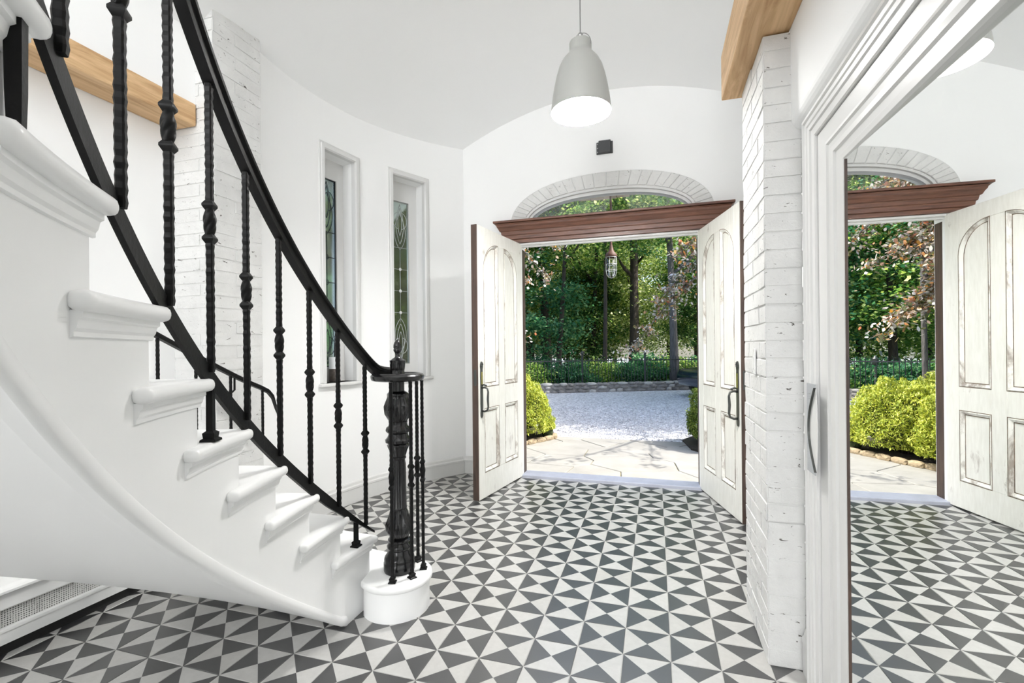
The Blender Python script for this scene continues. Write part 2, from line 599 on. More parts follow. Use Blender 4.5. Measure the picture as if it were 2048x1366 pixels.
tmats = [M['tile_dark'], M['tile_light']]
tile_me = {}
for lr in (0, 1):
    q = MB()
    tile_geom(q, 0, 0, lr)
    tile_me[lr] = flat_mesh(q, 'floor_tile', tmats)
cells = []
for i in range(-12, 8):
    for j in range(-25, 14):
        x, y = i * 0.2 + 0.1, j * 0.2 + 0.1
        if y > 0.5 and math.hypot(x - WCX, y - WCY) > WR + 0.16: continue
        if x < -2.4 or x > 1.65: continue
        p = proj((x, y, 0))
        vis = p is not None and -40 < p[0] < 1640 and p[1] < 1420
        area = (1.0 / p[2] ** 3) if vis else 0
        if vis and x > 1.3 and y < 1.5: area *= 0.01
        cells.append((area, i, j))
cells.sort(reverse=True)
rest = MB()
n_t = 0
for area, i, j in cells:
    lr = (i + j) % 2
    if area > 0 and n_t < 300:
        n_t += 1
        link('floor_tile', tile_me[lr], floor, (i * 0.2 + 0.1, j * 0.2 + 0.1, 0))
    else:
        tile_geom(rest, i * 0.2 + 0.1, j * 0.2 + 0.1, lr)
o = link('further_floor_tiles', flat_mesh(rest, 'further_floor_tiles', tmats), floor)
tag(o, kind='stuff')
sill = MB()
sill.box((DX0 - 0.02, 2.815, -0.02), (DX1 + 0.02, YW + FT + 0.02, 0.028))
o = sill.obj('door_sill', M['threshold'], bevel=0.008)
tag(o, 'smooth bluish grey stone sill under the open double door', 'sill')


# ---------------------------------------------------------------- front wall with door and arched transom
AX, AZ = 0.295, 2.62


def arch_z(x, a, b_, z0=AZ):
    t = (x - AX) / a
    if abs(t) >= 1: return z0
    return z0 + b_ * (1 - abs(t) ** 2.25) ** (1 / 2.25)


mb = MB()
xs = sorted(set([-1.45, DX0, DX1, 1.75, AX - 0.845, AX + 0.845] + [-1.45 + 0.05 * k for k in range(65) if -1.45 + 0.05 * k < 1.75]
                + [AX - 0.845 + 0.845 * (1 - math.cos(math.pi * k / 48)) for k in range(49)]))
for x0, x1 in zip(xs[:-1], xs[1:]):
    if x1 - x0 < 1e-5: continue
    xm = (x0 + x1) / 2

    def col(za0, za1, zb0, zb1):
        mb.hexa([(x0, YW, za0), (x1, YW, za1), (x1, YW + FT, za1), (x0, YW + FT, za0), (x0, YW, zb0), (x1, YW, zb1), (x1, YW + FT, zb1), (x0, YW + FT, zb0)])
    ct0, ct1 = 4.6, 4.6
    zb = DZ if DX0 < xm < DX1 else -0.1
    if abs(xm - AX) < 0.845:
        col(zb, zb, AZ, AZ)
        col(arch_z(x0, 0.845, 0.32), arch_z(x1, 0.845, 0.32), ct0, ct1)
    else:
        col(zb, zb, ct0, ct1)
o = mb.obj('wall_front', M['wall'])
tag(o, 'white plaster wall around the double door and arched transom', kind='structure')

# ---------------------------------------------------------------- curved wall with two tall windows
WIN = [(166.55, 173.40, 1.07, 3.01), (150.0, 157.55, 1.07, 3.04)]


def wp(r, a, z):
    return (WCX + r * math.cos(R(a)), WCY + r * math.sin(R(a)), z)


mb = MB()
angs = sorted(set([139.5, 190.0] + [139.5 + k * 1.0 for k in range(51)] + [a for w_ in WIN for a in w_[:2]]))
for a0, a1 in zip(angs[:-1], angs[1:]):
    am = (a0 + a1) / 2
    iv = [(-0.1, 4.2)]
    for (b0, b1, z0, z1) in WIN:
        if b0 < am < b1: iv = [(-0.1, z0), (z1, 4.2)]
    for z0, z1 in iv:
        mb.hexa([wp(WR, a0, z0), wp(WR, a1, z0), wp(WR + WT, a1, z0), wp(WR + WT, a0, z0),
                 wp(WR, a0, z1), wp(WR, a1, z1), wp(WR + WT, a1, z1), wp(WR + WT, a0, z1)])
o = mb.obj('wall_curved', M['wall'], smooth=True, auto=30)
tag(o, 'curved white wall with two tall narrow windows', kind='structure')

# remaining walls (stair hall and right hand recess)
mb = MB()
mb.box((-2.33, -8.2, -0.1), (-2.13, 0.36, 4.9))
mb.box((-2.13, -8.2, 2.86), (-1.945, 0.30, 4.9))
mb.box((-2.35, 0.34, -0.1), (-2.154, 0.75, 4.9))
mb.box((-2.35, 0.665, -0.1), (-2.05, 0.75, 4.9))
o = mb.obj('wall_left', M['wall'])
tag(o, 'plain white wall behind the stairs beneath the pine beam', kind='structure')

mb = MB()
# bulkhead with rounded lower edge above the mirror door
prof = [(1.60, 2.235), (1.40, 2.235)]
for k in range(7):
    t = R(270 - 15 * k)
    prof.append((1.345 + 0.049 * math.cos(t), 2.285 + 0.05 * math.sin(t)))
prof += [(1.296, 4.9), (1.60, 4.9)]
mb.rings([[(x, y, z) for x, z in prof] for y in (-8.2, 0.30)])
mb.box((1.335, -8.2, -0.1), (1.55, -2.62, 2.3))
mb.box((1.335, 0.16, -0.1), (1.55, 0.30, 2.3))
mb.box((1.395, -2.7, -0.1), (1.55, 0.2, 2.3))
mb.box((1.62, 0.28, -0.1), (1.80, YW + 0.1, 4.9))
mb.box((1.21, 0.62, 2.66), (1.66, 0.78, 4.9))
o = mb.obj('wall_right', M['wall'])
tag(o, 'white wall above and beside the mirrored sliding door', kind='structure')

mb = MB()
mb.box((-2.4, -8.3, -0.1), (1.6, -8.15, 4.9))
o = mb.obj('wall_back', M['wall'])
tag(o, 'white wall behind the camera', kind='structure')

# ceiling dome
mb = MB()
NX, NY = 40, 34
rows = []
for j in range(NY + 1):
    y = 0.1 + (YW + 0.12 - 0.1) * j / NY
    rows.append([(-2.35 + 4.1 * i / NX, y, ceil_z(-2.35 + 4.1 * i / NX, y)) for i in range(NX + 1)])
mb.rings(rows, closed=False)
mb.box((-2.4, -8.3, 4.86), (1.8, 0.12, 4.95))
mb.box((-2.4, 0.05, 4.2), (1.8, 0.12, 4.95))
o = mb.obj('ceiling', M['ceil'], smooth=True, auto=40)
tag(o, 'smooth white domed ceiling', kind='structure')

# roof cap so no sky light falls in over the dome
mb = MB()
mb.box((-2.7, -8.4, 5.0), (2.0, YW + WT, 5.1))
o = mb.obj('ceiling_roof', M['exterior'])
tag(o, 'flat roof slab over the hall', kind='structure')


# ---------------------------------------------------------------- baseboards
def arc_profile(prof, a0, a1, n=48, r=WR, c=(WCX, WCY)):
    rr = []
    for k in range(n + 1):
        a = R(a0 + (a1 - a0) * k / n)
        rr.append([(c[0] + (r - p) * math.cos(a), c[1] + (r - p) * math.sin(a), z) for p, z in prof])
    return rr


BASE = [(0, 0), (0.018, 0), (0.018, 0.125), (0.022, 0.128), (0.022, 0.145), (0.014, 0.155), (0.010, 0.175), (0.004, 0.185), (0, 0.185)]
mb = MB()
mb.rings(arc_profile(BASE, 141.0, 187.5))
o = mb.obj('baseboard_curved', M['trim'])
tag(o, 'tall white baseboard following the curved wall', kind='structure')
mb = MB()
mb.rings([[(x, YW - p, z) for p, z in BASE] for x in (-1.262, DX0 - 0.1)])
o = mb.obj('baseboard_front', M['trim'])
tag(o, 'short white baseboard beside the left door leaf', kind='structure')
mb = MB()
mb.rings([[(1.335 - p, y, z) for p, z in BASE] for y in (0.285, 0.195)])
o = mb.obj('baseboard_right', M['trim'])
tag(o, 'stub of white baseboard between brick pier and mirror casing', kind='structure')

# ================================================================== BRICK PIERS AND ARCH
BRC = {}


def brick_mesh(dx, dy, dz, var):
    key = (round(dx, 3), round(dy, 3), round(dz, 3), var)
    if key in BRC: return BRC[key]
    rnd = random.Random(hash(key))
    bm = bmesh.new()
    bmesh.ops.create_cube(bm, size=1.0)
    for v in bm.verts:
        v.co = Vector((v.co.x * dx, v.co.y * dy, v.co.z * dz))
    bmesh.ops.bevel(bm, geom=bm.edges[:], offset=0.0045, segments=2, affect='EDGES')
    for v in bm.verts:
        v.co += Vector((rnd.uniform(-.0016, .0016), rnd.uniform(-.0016, .0016), rnd.uniform(-.002, .002)))
    me = bpy.data.meshes.new('brick')
    bm.to_mesh(me)
    bm.free()
    me.materials.append(M['brick'])
    me.polygons.foreach_set('use_smooth', [True] * len(me.polygons))
    BRC[key] = me
    me.polygons.foreach_set('use_smooth', [False] * len(me.polygons))
    return me


def brick(parent, x0, x1, y0, y1, z0, z1):
    j = 0.0015
    return link('brick', brick_mesh(x1 - x0 - j, y1 - y0 - j, z1 - z0 - j, random.randrange(3)), parent,
                ((x0 + x1) / 2 + random.uniform(-.0015, .0015), (y0 + y1) / 2 + random.uniform(-.0015, .0015), (z0 + z1) / 2))


def pier(name, label, X0, X1, Y0, Y1, Z1, ch, mode):
    root = empty(name, (0, 0, 0), 0, label, 'pier')
    mb = MB()
    e = 0.004
    mb.box((X0 + e, Y0 + e, 0), (X1 - e, Y1 - e, Z1 - 0.004))
    mb.obj('mortar_core', M['brick'], root)
    n = round(Z1 / ch)
    for c in range(n):
        z0, z1 = Z1 * c / n, Z1 * (c + 1) / n
        if mode == 'y':
            L = Y1 - Y0
            cuts = [0, 0.5, 1] if c % 2 == 0 else [0, 0.24, 0.74, 1]
            for a, b_ in zip(cuts[:-1], cuts[1:]):
                brick(root, X0, X1, Y0 + L * a, Y0 + L * b_, z0, z1)
        else:
            xm, ym = (X0 + X1) / 2, (Y0 + Y1) / 2
            if c % 2 == 0:
                brick(root, X0, xm + 0.06, Y0, ym, z0, z1)
                brick(root, xm + 0.06, X1, Y0, Y1, z0, z1)
            else:
                brick(root, X0, X1 - 0.002, Y0, ym - 0.03, z0, z1)
                brick(root, xm - 0.03, X1, ym - 0.03, Y1, z0, z1)
    return root


pier('brick_pier', 'white painted brick pier beside the mirrored door', 1.19, 1.335, 0.294, 0.78, 2.655, 0.0765, 'y')
pier('brick_pier', 'white painted brick pier behind the curved staircase', -2.15, -1.803, 0.294, 0.66, 3.75, 0.0765, 'x')

root = empty('brick_arch', (AX, YW, AZ), 0, 'painted brick arch band framing the arched transom window', 'arch')
NV = 30


def epnt(a, b_, t):
    c, s = math.cos(t), math.sin(t)
    return (a * math.copysign(abs(c) ** (2 / 2.25), c), b_ * abs(s) ** (2 / 2.25))


for k in range(NV):
    t0, t1 = math.pi * k / NV + 0.0012, math.pi * (k + 1) / NV - 0.0012
    d = 0.006 + random.uniform(0, 0.004)
    q = [epnt(0.845, 0.32, t0), epnt(0.995, 0.468, t0), epnt(0.995, 0.468, t1), epnt(0.845, 0.32, t1)]
    mb = MB()
    mb.hexa([(x, 0.03, z) for x, z in q] + [(x, -d, z) for x, z in q])
    mb.obj('brick', M['brick'], root, bevel=0.004, seg=1)


# ================================================================== TRANSOM WINDOW, CORNICE, DOOR FRAME
def arch_ring(mb, a0, b0, a1, b1, y0, y1, n=40):
    rr = []
    for k in range(n + 1):
        t = math.pi * k / n
        p, q = epnt(a0, b0, t), epnt(a1, b1, t)
        rr.append([(AX + p[0], y0, AZ + p[1]), (AX + q[0], y0, AZ + q[1]), (AX + q[0], y1, AZ + q[1]), (AX + p[0], y1, AZ + p[1])])
    mb.rings(rr)


root = empty('window_3', (0, 0, 0), 0, 'arched transom window above the double door', kind='structure')
mb = MB()
arch_ring(mb, 0.850, 0.325, 0.822, 0.295, YW + 0.004, YW + 0.10)
arch_ring(mb, 0.822, 0.295, 0.795, 0.262, YW + 0.03, YW + 0.12)
mb.obj('window_frame', M['trim'], root, smooth=True, auto=35)
mb = MB()
pts = [epnt(0.80, 0.267, math.pi * k / 40) for k in range(41)]
mb.rings([[(AX + x, YW + 0.075, AZ + z) for x, z in pts], [(AX + x, YW + 0.079, AZ + z) for x, z in pts]])
mb.obj('pane', M['glass'], root)

root = empty('door_cornice', (AX, YW, 2.45), 0, 'dark stained wooden cornice across the top of the doorway', 'cornice')
lv = [(2.445, 0.03), (2.478, 0.03), (2.484, 0.046), (2.520, 0.050), (2.526, 0.060), (2.560, 0.066), (2.566, 0.078), (2.592, 0.090), (2.606, 0.100), (2.622, 0.104), (2.634, 0.118), (2.662, 0.124)]
CX0, CX1 = -0.72, 1.315
mb = MB()
mb.rings([[(CX0 - p, YW, z), (CX0 - p, YW - p, z), (CX1 + p, YW - p, z), (CX1 + p, YW, z)] for z, p in lv[:-1]])
root.location = (0, 0, 0)
mb.obj('crown_moulding', M['walnut'], root)
mb = MB()
mb.box((CX0 - 0.132, YW - 0.134, 2.640), (CX1 + 0.132, YW - 0.001, 2.662))
mb.obj('cap_board', M['walnut'], root, bevel=0.004)

root = empty('trim_1', (0, 0, 0), 0, 'white door frame head and jambs of the double door', kind='structure')
mb = MB()
mb.box((DX0 - 0.001, YW + 0.02, DZ - 0.035), (DX1 + 0.001, YW + 0.06, DZ + 0.002))
mb.box((DX0 - 0.001, YW - 0.012, DZ - 0.018), (DX1 + 0.001, YW + 0.0205, DZ + 0.002))
mb.obj('frame_head', M['trim'], root, bevel=0.004)
for x0, x1 in ((DX0 - 0.03, DX0 + 0.002), (DX1 - 0.002, DX1 + 0.03)):
    mb = MB()
    mb.box((x0, YW + 0.05, 0.028), (x1, YW + FT - 0.005, DZ - 0.05))
    mb.obj('jamb', M['dooredge'], root, bevel=0.003)

# ================================================================== DOORS
def door(name, label, hinge, free, side):
    """side: +1 visible face is to the +n side where n = left of (free->hinge)"""
    H, Fv = Vector((*hinge, 0)), Vector((*free, 0))
    u = (H - Fv).normalized()
    n = Vector((-u.y, u.x, 0)) * side
    Wd, Z0, Z1, T = (H - Fv).length, 0.012, 2.437, 0.046
    root = empty(name, (0, 0, 0), 0, label, kind='structure')

    def xf(p):      # (u, depth behind visible face, z)
        q = Fv + u * p[0] - n * p[1]
        return (q.x, q.y, p[2])

    def put(mb, nm, mat, parent=root, **k):
        return mb.obj(nm, mat, parent, xf=xf, **k)
    a0, a1, b0, b1 = 0.112, 0.385, 0.510, 0.785
    zt, zs, zm0, zm1, zb = 2.312, 2.062, 0.807, 1.002, 0.236
    for nm, q0, q1 in (('stile', 0.006, a0), ('stile', b1, Wd), ('mullion', a1, b0)):
        mb = MB()
        if nm == 'mullion':
            mb.box((q0, 0, zb), (q1, T, zt))
        else:
            mb.box((q0, 0, Z0), (q1, T, Z1))
        put(mb, nm, M['door'], bevel=0.0025, seg=1)
    for q0, q1 in ((Z0, zb), (zm0, zm1), (zt, Z1)):
        mb = MB()
        if q0 == zm0:
            mb.box((a0, 0, q0), (a1, T, q1))
            mb.box((b0, 0, q0), (b1, T, q1))
        else:
            mb.box((a0, 0, q0), (b1, T, q1))
        put(mb, 'rail', M['door'], bevel=0.0025, seg=1)
    arcA = [(a1 - (a1 - a0) * math.cos(math.pi / 2 * k / 12), zs + (zt - zs) * math.sin(math.pi / 2 * k / 12)) for k in range(13)]
    arcB = [(b0 + (b1 - b0) * math.cos(math.pi / 2 * k / 12), zs + (zt - zs) * math.sin(math.pi / 2 * k / 12)) for k in range(13)]
    for arc, cx in ((arcA, a0), (arcB, b1)):
        mb = MB()
        poly = arc + [(cx, zt + 0.001)]
        mb.rings([[(x, 0.0, z) for x, z in poly], [(x, T, z) for x, z in poly]])
        put(mb, 'spandrel', M['door'])
    outl = [[(a0, zm1)] + arcA + [(a1, zm1)], [(b0, zm1), (b0, zt)] + arcB[::-1][0:] + [(b1, zm1)],
            [(a0, zb), (a0, zm0), (a1, zm0), (a1, zb)], [(b0, zb), (b0, zm0), (b1, zm0), (b1, zb)]]
    outl[1] = [(b1, zm1)] + arcB + [(b0, zm1)]
    for ol in outl:
        cx = sum(p[0] for p in ol) / len(ol)
        cz = (min(p[1] for p in ol) + max(p[1] for p in ol)) / 2
        mb = MB()
        mb.rings([[(x, 0.016, z) for x, z in ol], [(x, T - 0.016, z) for x, z in ol]])
        pn = put(mb, 'panel', M['door'])
        xs_, zs_ = [p[0] for p in ol], [p[1] for p in ol]
        hw, hh = (max(xs_) - min(xs_)) / 2, (max(zs_) - min(zs_)) / 2
        mx = (max(xs_) + min(xs_)) / 2

        def inset(d):
            return [(mx + (x - mx) * (hw - d) / hw, cz + (z - cz) * (hh - d) / hh) for x, z in ol]
        for f0 in (0, 1):
            dd = (lambda d: d) if f0 == 0 else (lambda d: T - d)
            steps = [(0.0, 0.003), (0.008, -0.003), (0.016, 0.004), (0.024, 0.010), (0.030, 0.0165)]
            rr = [[(x, dd(d), z) for x, z in inset(i)] for i, d in steps]
            mb = MB()
            mb.rings(rr, cap=False)
            mo = put(mb, 'moulding', M['doormould'], pn)
            mb = MB()
            mb.rings([[(x, dd(0.0155), z) for x, z in inset(i)] for i in (0.029, 0.036)], cap=False)
            put(mb, 'worn_groove', M['groove'], pn)
            mb = MB()
            mb.rings([[(x, dd(-0.0006), z) for x, z in inset(i)] for i in (-0.004, 0.001)], cap=False)
            put(mb, 'worn_groove', M['groove'], pn)
    # dark closing edge
    mb = MB()
    mb.box((-0.006, 0.001, Z0), (0.006, T + 0.012, Z1))
    put(mb, 'closing_edge', M['dooredge'], bevel=0.002, seg=1)
    mb = MB()
    mb.box((-0.010, 0.012, 1.02), (-0.005, 0.038, 1.16))
    put(mb, 'latch_plate', M['gunmetal'], bevel=0.002, seg=1)
    # long handle set
    hd = MB()
    uc = 0.052
    prof = [(0.010, 0.735), (0.020, 0.75), (0.022, 0.775), (0.017, 0.80), (0.019, 0.83), (0.019, 1.13), (0.017, 1.16), (0.024, 1.185), (0.022, 1.21), (0.010, 1.232)]
    poly = [(uc - w_, z) for w_, z in prof] + [(uc + w_, z) for w_, z in prof[::-1]]
    hd.rings([[(x, -0.001, z) for x, z in poly], [(x, -0.008, z) for x, z in poly]])
    ho = put(hd, 'handle_plate', M['gunmetal'], bevel=0.002, seg=1)
    hd = MB()
    hd.box((uc - 0.010, -0.0095, 1.02), (uc + 0.010, -0.0075, 1.14))
    put(hd, 'brass_inlay', M['brass'], ho)
    hd = MB()
    path = [(uc, -0.006, 1.0), (uc, -0.035, 1.003), (uc, -0.062, 0.995), (uc, -0.070, 0.965), (uc, -0.066, 0.90), (uc, -0.070, 0.835), (uc, -0.062, 0.805), (uc, -0.035, 0.792), (uc, -0.006, 0.795)]
    hd.tube(path, [0.010, 0.008, 0.0085, 0.0085, 0.0105, 0.0085, 0.0085, 0.008, 0.010], 10)
    put(hd, 'grip', M['gunmetal'], ho, smooth=True)
    hd = MB()
    hd.tube([(uc, -0.006, 1.022), (uc, -0.03, 1.028), (uc, -0.055, 1.018)], [0.006, 0.008, 0.009], 8)
    put(hd, 'thumb_latch', M['gunmetal'], ho, smooth=True)
    hd = MB()
    for q in range(7):
        t = 2 * math.pi * q / 7
        cx_, cz_ = uc + 0.014 * math.cos(t), 1.205 + 0.016 * math.sin(t)
        hd.lathe([(0.001, 0), (0.007, 0.001), (0.006, 0.005), (0.001, 0.007)], (0, 0), 8)
        nn = 32
        for i in range(len(hd.v) - nn, len(hd.v)):
            x, y, z = hd.v[i]
            hd.v[i] = (cx_ + x, -0.008 - z, cz_ + y)
    put(hd, 'rosette', M['gunmetal'], ho, smooth=True)
    for z in (0.25, 1.2, 2.15):
        mb = MB()
        mb.tube([(Wd + 0.004, T + 0.003, z - 0.05), (Wd + 0.004, T + 0.003, z + 0.05)], 0.008, 8)
        put(mb, 'hinge', M['hinge'])
    return root


door('door_1', 'distressed white door leaf swung open on the left of the doorway', (-0.585, 2.845), (-0.738, 1.944), -1)
door('door_2', 'distressed white door leaf swung open beside the brick pier', (1.140, 2.845), (1.362, 1.97), 1)

# ================================================================== TALL LEADED WINDOWS
def stained(name, label, spec, dark):
    b0, b1, z0, z1 = spec
    ac = (b0 + b1) / 2
    root = empty(name, (0, 0, 0), 0, label, kind='structure')
    ctr = Vector(wp(1, ac, 0)) - Vector((WCX, WCY, 0))      # outward radial
    ctr = Vector((math.cos(R(ac)), math.sin(R(ac)), 0))
    tan = Vector((-ctr.y, ctr.x, 0))

    def xf(p):      # (tangent, radial offset from wall face, z)
        q = Vector((WCX, WCY, 0)) + ctr * (WR + p[1]) + tan * p[0]
        return (q.x, q.y, p[2])
    hw = WR * math.sin(R((b1 - b0) / 2))
    hg, zg0, zg1 = 0.098, 1.20, 2.845
    # casing on wall face: two stepped bands
    for dw, de, h0 in ((0.058, 0.020, 0.0), (0.040, 0.028, 0.006)):
        mb = MB()
        for s in (-1, 1):
            mb.box((s * (hw + dw) if s < 0 else hw - 0.002 + h0, -de, z0), (-(hw - 0.002 + h0) if s < 0 else hw + dw, 0.03 - h0, z1 + dw))
        mb.box((-hw - h0, -de, z1 - 0.002 + h0), (hw + h0, 0.03 - h0, z1 + dw))
        mb.obj('casing', M['trim'], root, xf=xf, bevel=0.004, seg=1)
    mb = MB()
    mb.box((-hw - 0.075, -0.05, z0 - 0.028), (hw + 0.075, 0.14, z0))
    mb.obj('window_sill', M['trim'], root, xf=xf, bevel=0.008)
    # sash
    R0, R1 = 0.14, 0.18
    mb = MB()
    he = hw + 0.04
    mb.box((-he, R0, z0), (-hg, R1, z1 + 0.03))
    mb.box((hg, R0, z0), (he, R1, z1 + 0.03))
    mb.box((-hg, R0, z0), (hg, R1, zg0))
    mb.box((-hg, R0, zg1), (hg, R1, z1 + 0.03))
    mb.obj('sash', M['trim'], root, xf=xf)
    mb = MB()
    mb.box((-hg, R0 + 0.018, zg0), (hg, R0 + 0.022, zg1))
    gp = mb.obj('pane', M['leadglass'], root, xf=xf)
    cm = MB()
    y = R0 + 0.016
    rr = 0.0032

    def ln(pts, r=rr):
        cm.tube([(a, y, b_) for a, b_ in pts], r, 6)
    w_ = hg - 0.004
    for s in (-1, 1):
        ln([(s * w_, zg0), (s * w_, zg1)], 0.006)
    ln([(-w_, zg0 + 0.004), (w_, zg0 + 0.004)], 0.006)
    ln([(-w_, zg1 - 0.004), (w_, zg1 - 0.004)], 0.006)
    ln([(0, 1.62), (0, 2.36)])
    for z in (1.72, 1.94, 2.16, 2.38):
        ln([(-w_, z), (w_, z)])
    for top in (1, -1):
        zb_, zt_ = (2.36, 2.83) if top > 0 else (1.66, 1.215)
        L = zt_ - zb_
        for s in (-1, 1):
            for (wid, st, en) in ((0.085, 0.0, 0.78), (0.055, 0.12, 0.98), (0.03, 0.3, 0.9)):
                pts = []
                for k in range(15):
                    t = k / 14
                    pts.append((s * wid * math.sin(math.pi * t ** 0.75) * (0.6 + 0.4 * t), zb_ + L * (st + (en - st) * t)))
                ln(pts)
            pts = [(s * (0.02 + 0.06 * math.sin(math.pi * k / 10)), zb_ + L * (0.45 + 0.35 * (1 - math.cos(math.pi * k / 10)) / 2)) for k in range(11)]
            ln(pts)
    cm.obj('lead_came', M['came'] if dark else M['came_light'], gp, xf=xf, smooth=True)
    for z in (1.72, 1.94, 2.16):
        if dark:
            g = MB()
            g.tube([(0.016 * math.cos(2 * math.pi * k / 16), y, z + 0.02 * math.sin(2 * math.pi * k / 16)) for k in range(16)], 0.0035, 6, loop=True)
            g.obj('came_ring', M['came'], gp, xf=xf, smooth=True)
        else:
            g = MB()
            g.rings([[(r * math.cos(2 * math.pi * k / 12), y - d, z + r * 1.1 * math.sin(2 * math.pi * k / 12)) for k in range(12)] for r, d in ((0.016, 0), (0.015, 0.004), (0.008, 0.008))])
            g.obj('glass_jewel', M['gem'], gp, xf=xf, smooth=True)
    return root, xf, hw


win1, wxf1, whw1 = stained('window_1', 'tall leaded glass window holding the diffuser pot, nearer the staircase', WIN[0], True)
win2, wxf2, whw2 = stained('window_2', 'tall leaded glass window with white jewels, nearer the door', WIN[1], False)

# reed diffuser pot on the sill
p = wxf1((-0.005, 0.085, 1.0705))
root = empty('reed_diffuser', p, 0, 'white and brown reed diffuser pot on the window sill', 'diffuser')
mb = MB()
mb.lathe([(0.001, 0.0), (0.038, 0.0), (0.043, 0.006), (0.043, 0.115)], seg=24)
mb.obj('pot_base', M['potbrown'], root, smooth=True, auto=40)
mb = MB()
mb.lathe([(0.0435, 0.113), (0.0435, 0.212), (0.040, 0.214), (0.036, 0.20), (0.001, 0.20)], seg=24)
mb.obj('pot_rim', M['potwhite'], root, smooth=True, auto=40)
for k, (dx, dy, hh) in enumerate(((0.03, 0.01, 0.22), (0.045, -0.01, 0.20), (0.02, 0.03, 0.21), (0.05, 0.02, 0.17))):
    mb = MB()
    mb.tube([(0, 0, 0.20), (dx * 0.4, dy * 1.4, 0.20 + hh)], 0.003, 6)
    mb.obj('reed', M['reed'], root)

# ================================================================== STAIRCASE
SX, SY, RI, RO = 1.71, 0.125, 2.38, 3.40
HR, DA, A0 = 0.1813, 5.689, 165.113
RSTR = 2.418           # string face
NT = 15


def sp(r, a, z):
    return (SX + r * math.cos(R(a)), SY + r * math.sin(R(a)), z)


def nose(a):
    return (a - A0) / DA * HR


stair = empty('curved_staircase', (-0.56, 0.29, 0), 0, 'white curved staircase sweeping up to the left', 'staircase')
stair.location = (0, 0, 0)


def arcpts(r, a0, a1, n):
    return [sp(r, a0 + (a1 - a0) * k / n, 0)[:2] for k in range(n + 1)]


BUC, BUR = (-0.565, 0.272), 0.187


def bull_outline(d):
    r = BUR - d
    t0 = math.atan2(0.131 - BUC[1], -0.688 - BUC[0])
    t1 = R(98)
    pts = [(BUC[0] + r * math.cos(t0 + (t1 - t0) * k / 28), BUC[1] + r * math.sin(t0 + (t1 - t0) * k / 28)) for k in range(29)]
    pts.append(sp(RO, 171.9 + d * 20, 0)[:2])
    pts += arcpts(RO, 173.5, 177.3, 3)
    pts.append(sp(RSTR + 0.004, 177.3, 0)[:2])
    return pts


for k in range(1, NT + 1):
    zt = k * HR
    th = 0.036
    a = A0 + DA * k
    mb = MB()
    if k == 1:
        mb.prism(bull_outline(0), zt - th, zt)
    else:
        poly = []
        poly += arcpts(RI, a + 8.4, a, 8)            # return nosing edge
        poly += [sp(RO, a, 0)[:2]]
        poly += arcpts(RO, a, a + DA + 0.9, 5)[1:]
        poly += [sp(RSTR + 0.004, a + DA + 0.9, 0)[:2], sp(RSTR + 0.004, a + 8.4, 0)[:2]]
        mb.prism(poly, zt - th, zt)
    mb.obj('tread', M['stair'], stair, bevel=0.015, seg=3, smooth=True, auto=45)
    # riser
    mb = MB()
    if k == 1:
        mb.prism(bull_outline(0.016), 0, zt - th)
    else:
        ar = a + 0.75
        q = [sp(RSTR + 0.002, ar, 0), sp(RO - 0.01, ar, 0), sp(RO - 0.01, ar + 0.4, 0), sp(RSTR + 0.002, ar + 0.5, 0)]
        mb.hexa([(x, y, zt - HR) for x, y, z in q] + [(x, y, zt - th) for x, y, z in q])
    mb.obj('riser', M['stair'], stair, smooth=(k == 1), auto=35)
    if k > 1:
        mb = MB()
        pr = [(0.0, -0.034), (-0.018, -0.034), (-0.018, -0.046), (-0.012, -0.050), (-0.009, -0.064), (-0.005, -0.070), (-0.005, -0.078), (0.0, -0.080)]
        rr = []
        for q in range(9):
            aa = a + 0.45 + (8.1 - 0.45) * q / 8
            rr.append([sp(RSTR + p_, aa, zt + z_) for p_, z_ in pr])
        mb.rings(rr)
        mb.obj('cove_moulding', M['stair'], stair)

# inner string
mb = MB()
AEND = A0 + DA * (NT + 1)
for k in range(1, NT + 1):
    a0, a1 = A0 + DA * k + 0.75, A0 + DA * (k + 1) + 0.75
    if k == 1: a0 = 175.0
    n = 6
    for q in range(n):
        t0, t1 = a0 + (a1 - a0) * q / n, a0 + (a1 - a0) * (q + 1) / n
        zb0, zb1 = max(0, nose(t0) - 0.545), max(0, nose(t1) - 0.545)
        zt = k * HR - 0.03
        mb.hexa([sp(RSTR, t0, zb0), sp(RSTR, t1, zb1), sp(RSTR + 0.03, t1, zb1), sp(RSTR + 0.03, t0, zb0),
                 sp(RSTR, t0, zt), sp(RSTR, t1, zt), sp(RSTR + 0.03, t1, zt), sp(RSTR + 0.03, t0, zt)])
mb2 = MB()
so = mb.obj('inner_string', M['stair'], stair)
bm = bmesh.new()
bm.from_mesh(so.data)
bmesh.ops.remove_doubles(bm, verts=bm.verts, dist=1e-5)
# drop internal faces shared by neighbouring segments
bm.faces.ensure_lookup_table()
seen = {}
for f in bm.faces:
    seen.setdefault(frozenset(v.index for v in f.verts), []).append(f)
bmesh.ops.delete(bm, geom=[f for L in seen.values() if len(L) > 1 for f in L], context='FACES')
bm.to_mesh(so.data)
bm.free()
so.data.polygons.foreach_set('use_smooth', [True] * len(so.data.polygons))
so.data.set_sharp_from_angle(angle=R(30))
# lower bead of the string
mb = MB()
rr = []
for q in range(91):
    a = 182.0 + (AEND - 182.0) * q / 90
    zb = max(0.002, nose(a) - 0.547)
    pr = [(0.004, 0.0), (-0.006, 0.002), (-0.010, 0.008), (-0.010, 0.040), (-0.006, 0.047), (0.004, 0.050)]
    rr.append([sp(RSTR + p_, a, zb + z_) for p_, z_ in pr])
mb.rings(rr)
mb.obj('string_bead', M['stair'], stair, smooth=True, auto=50)
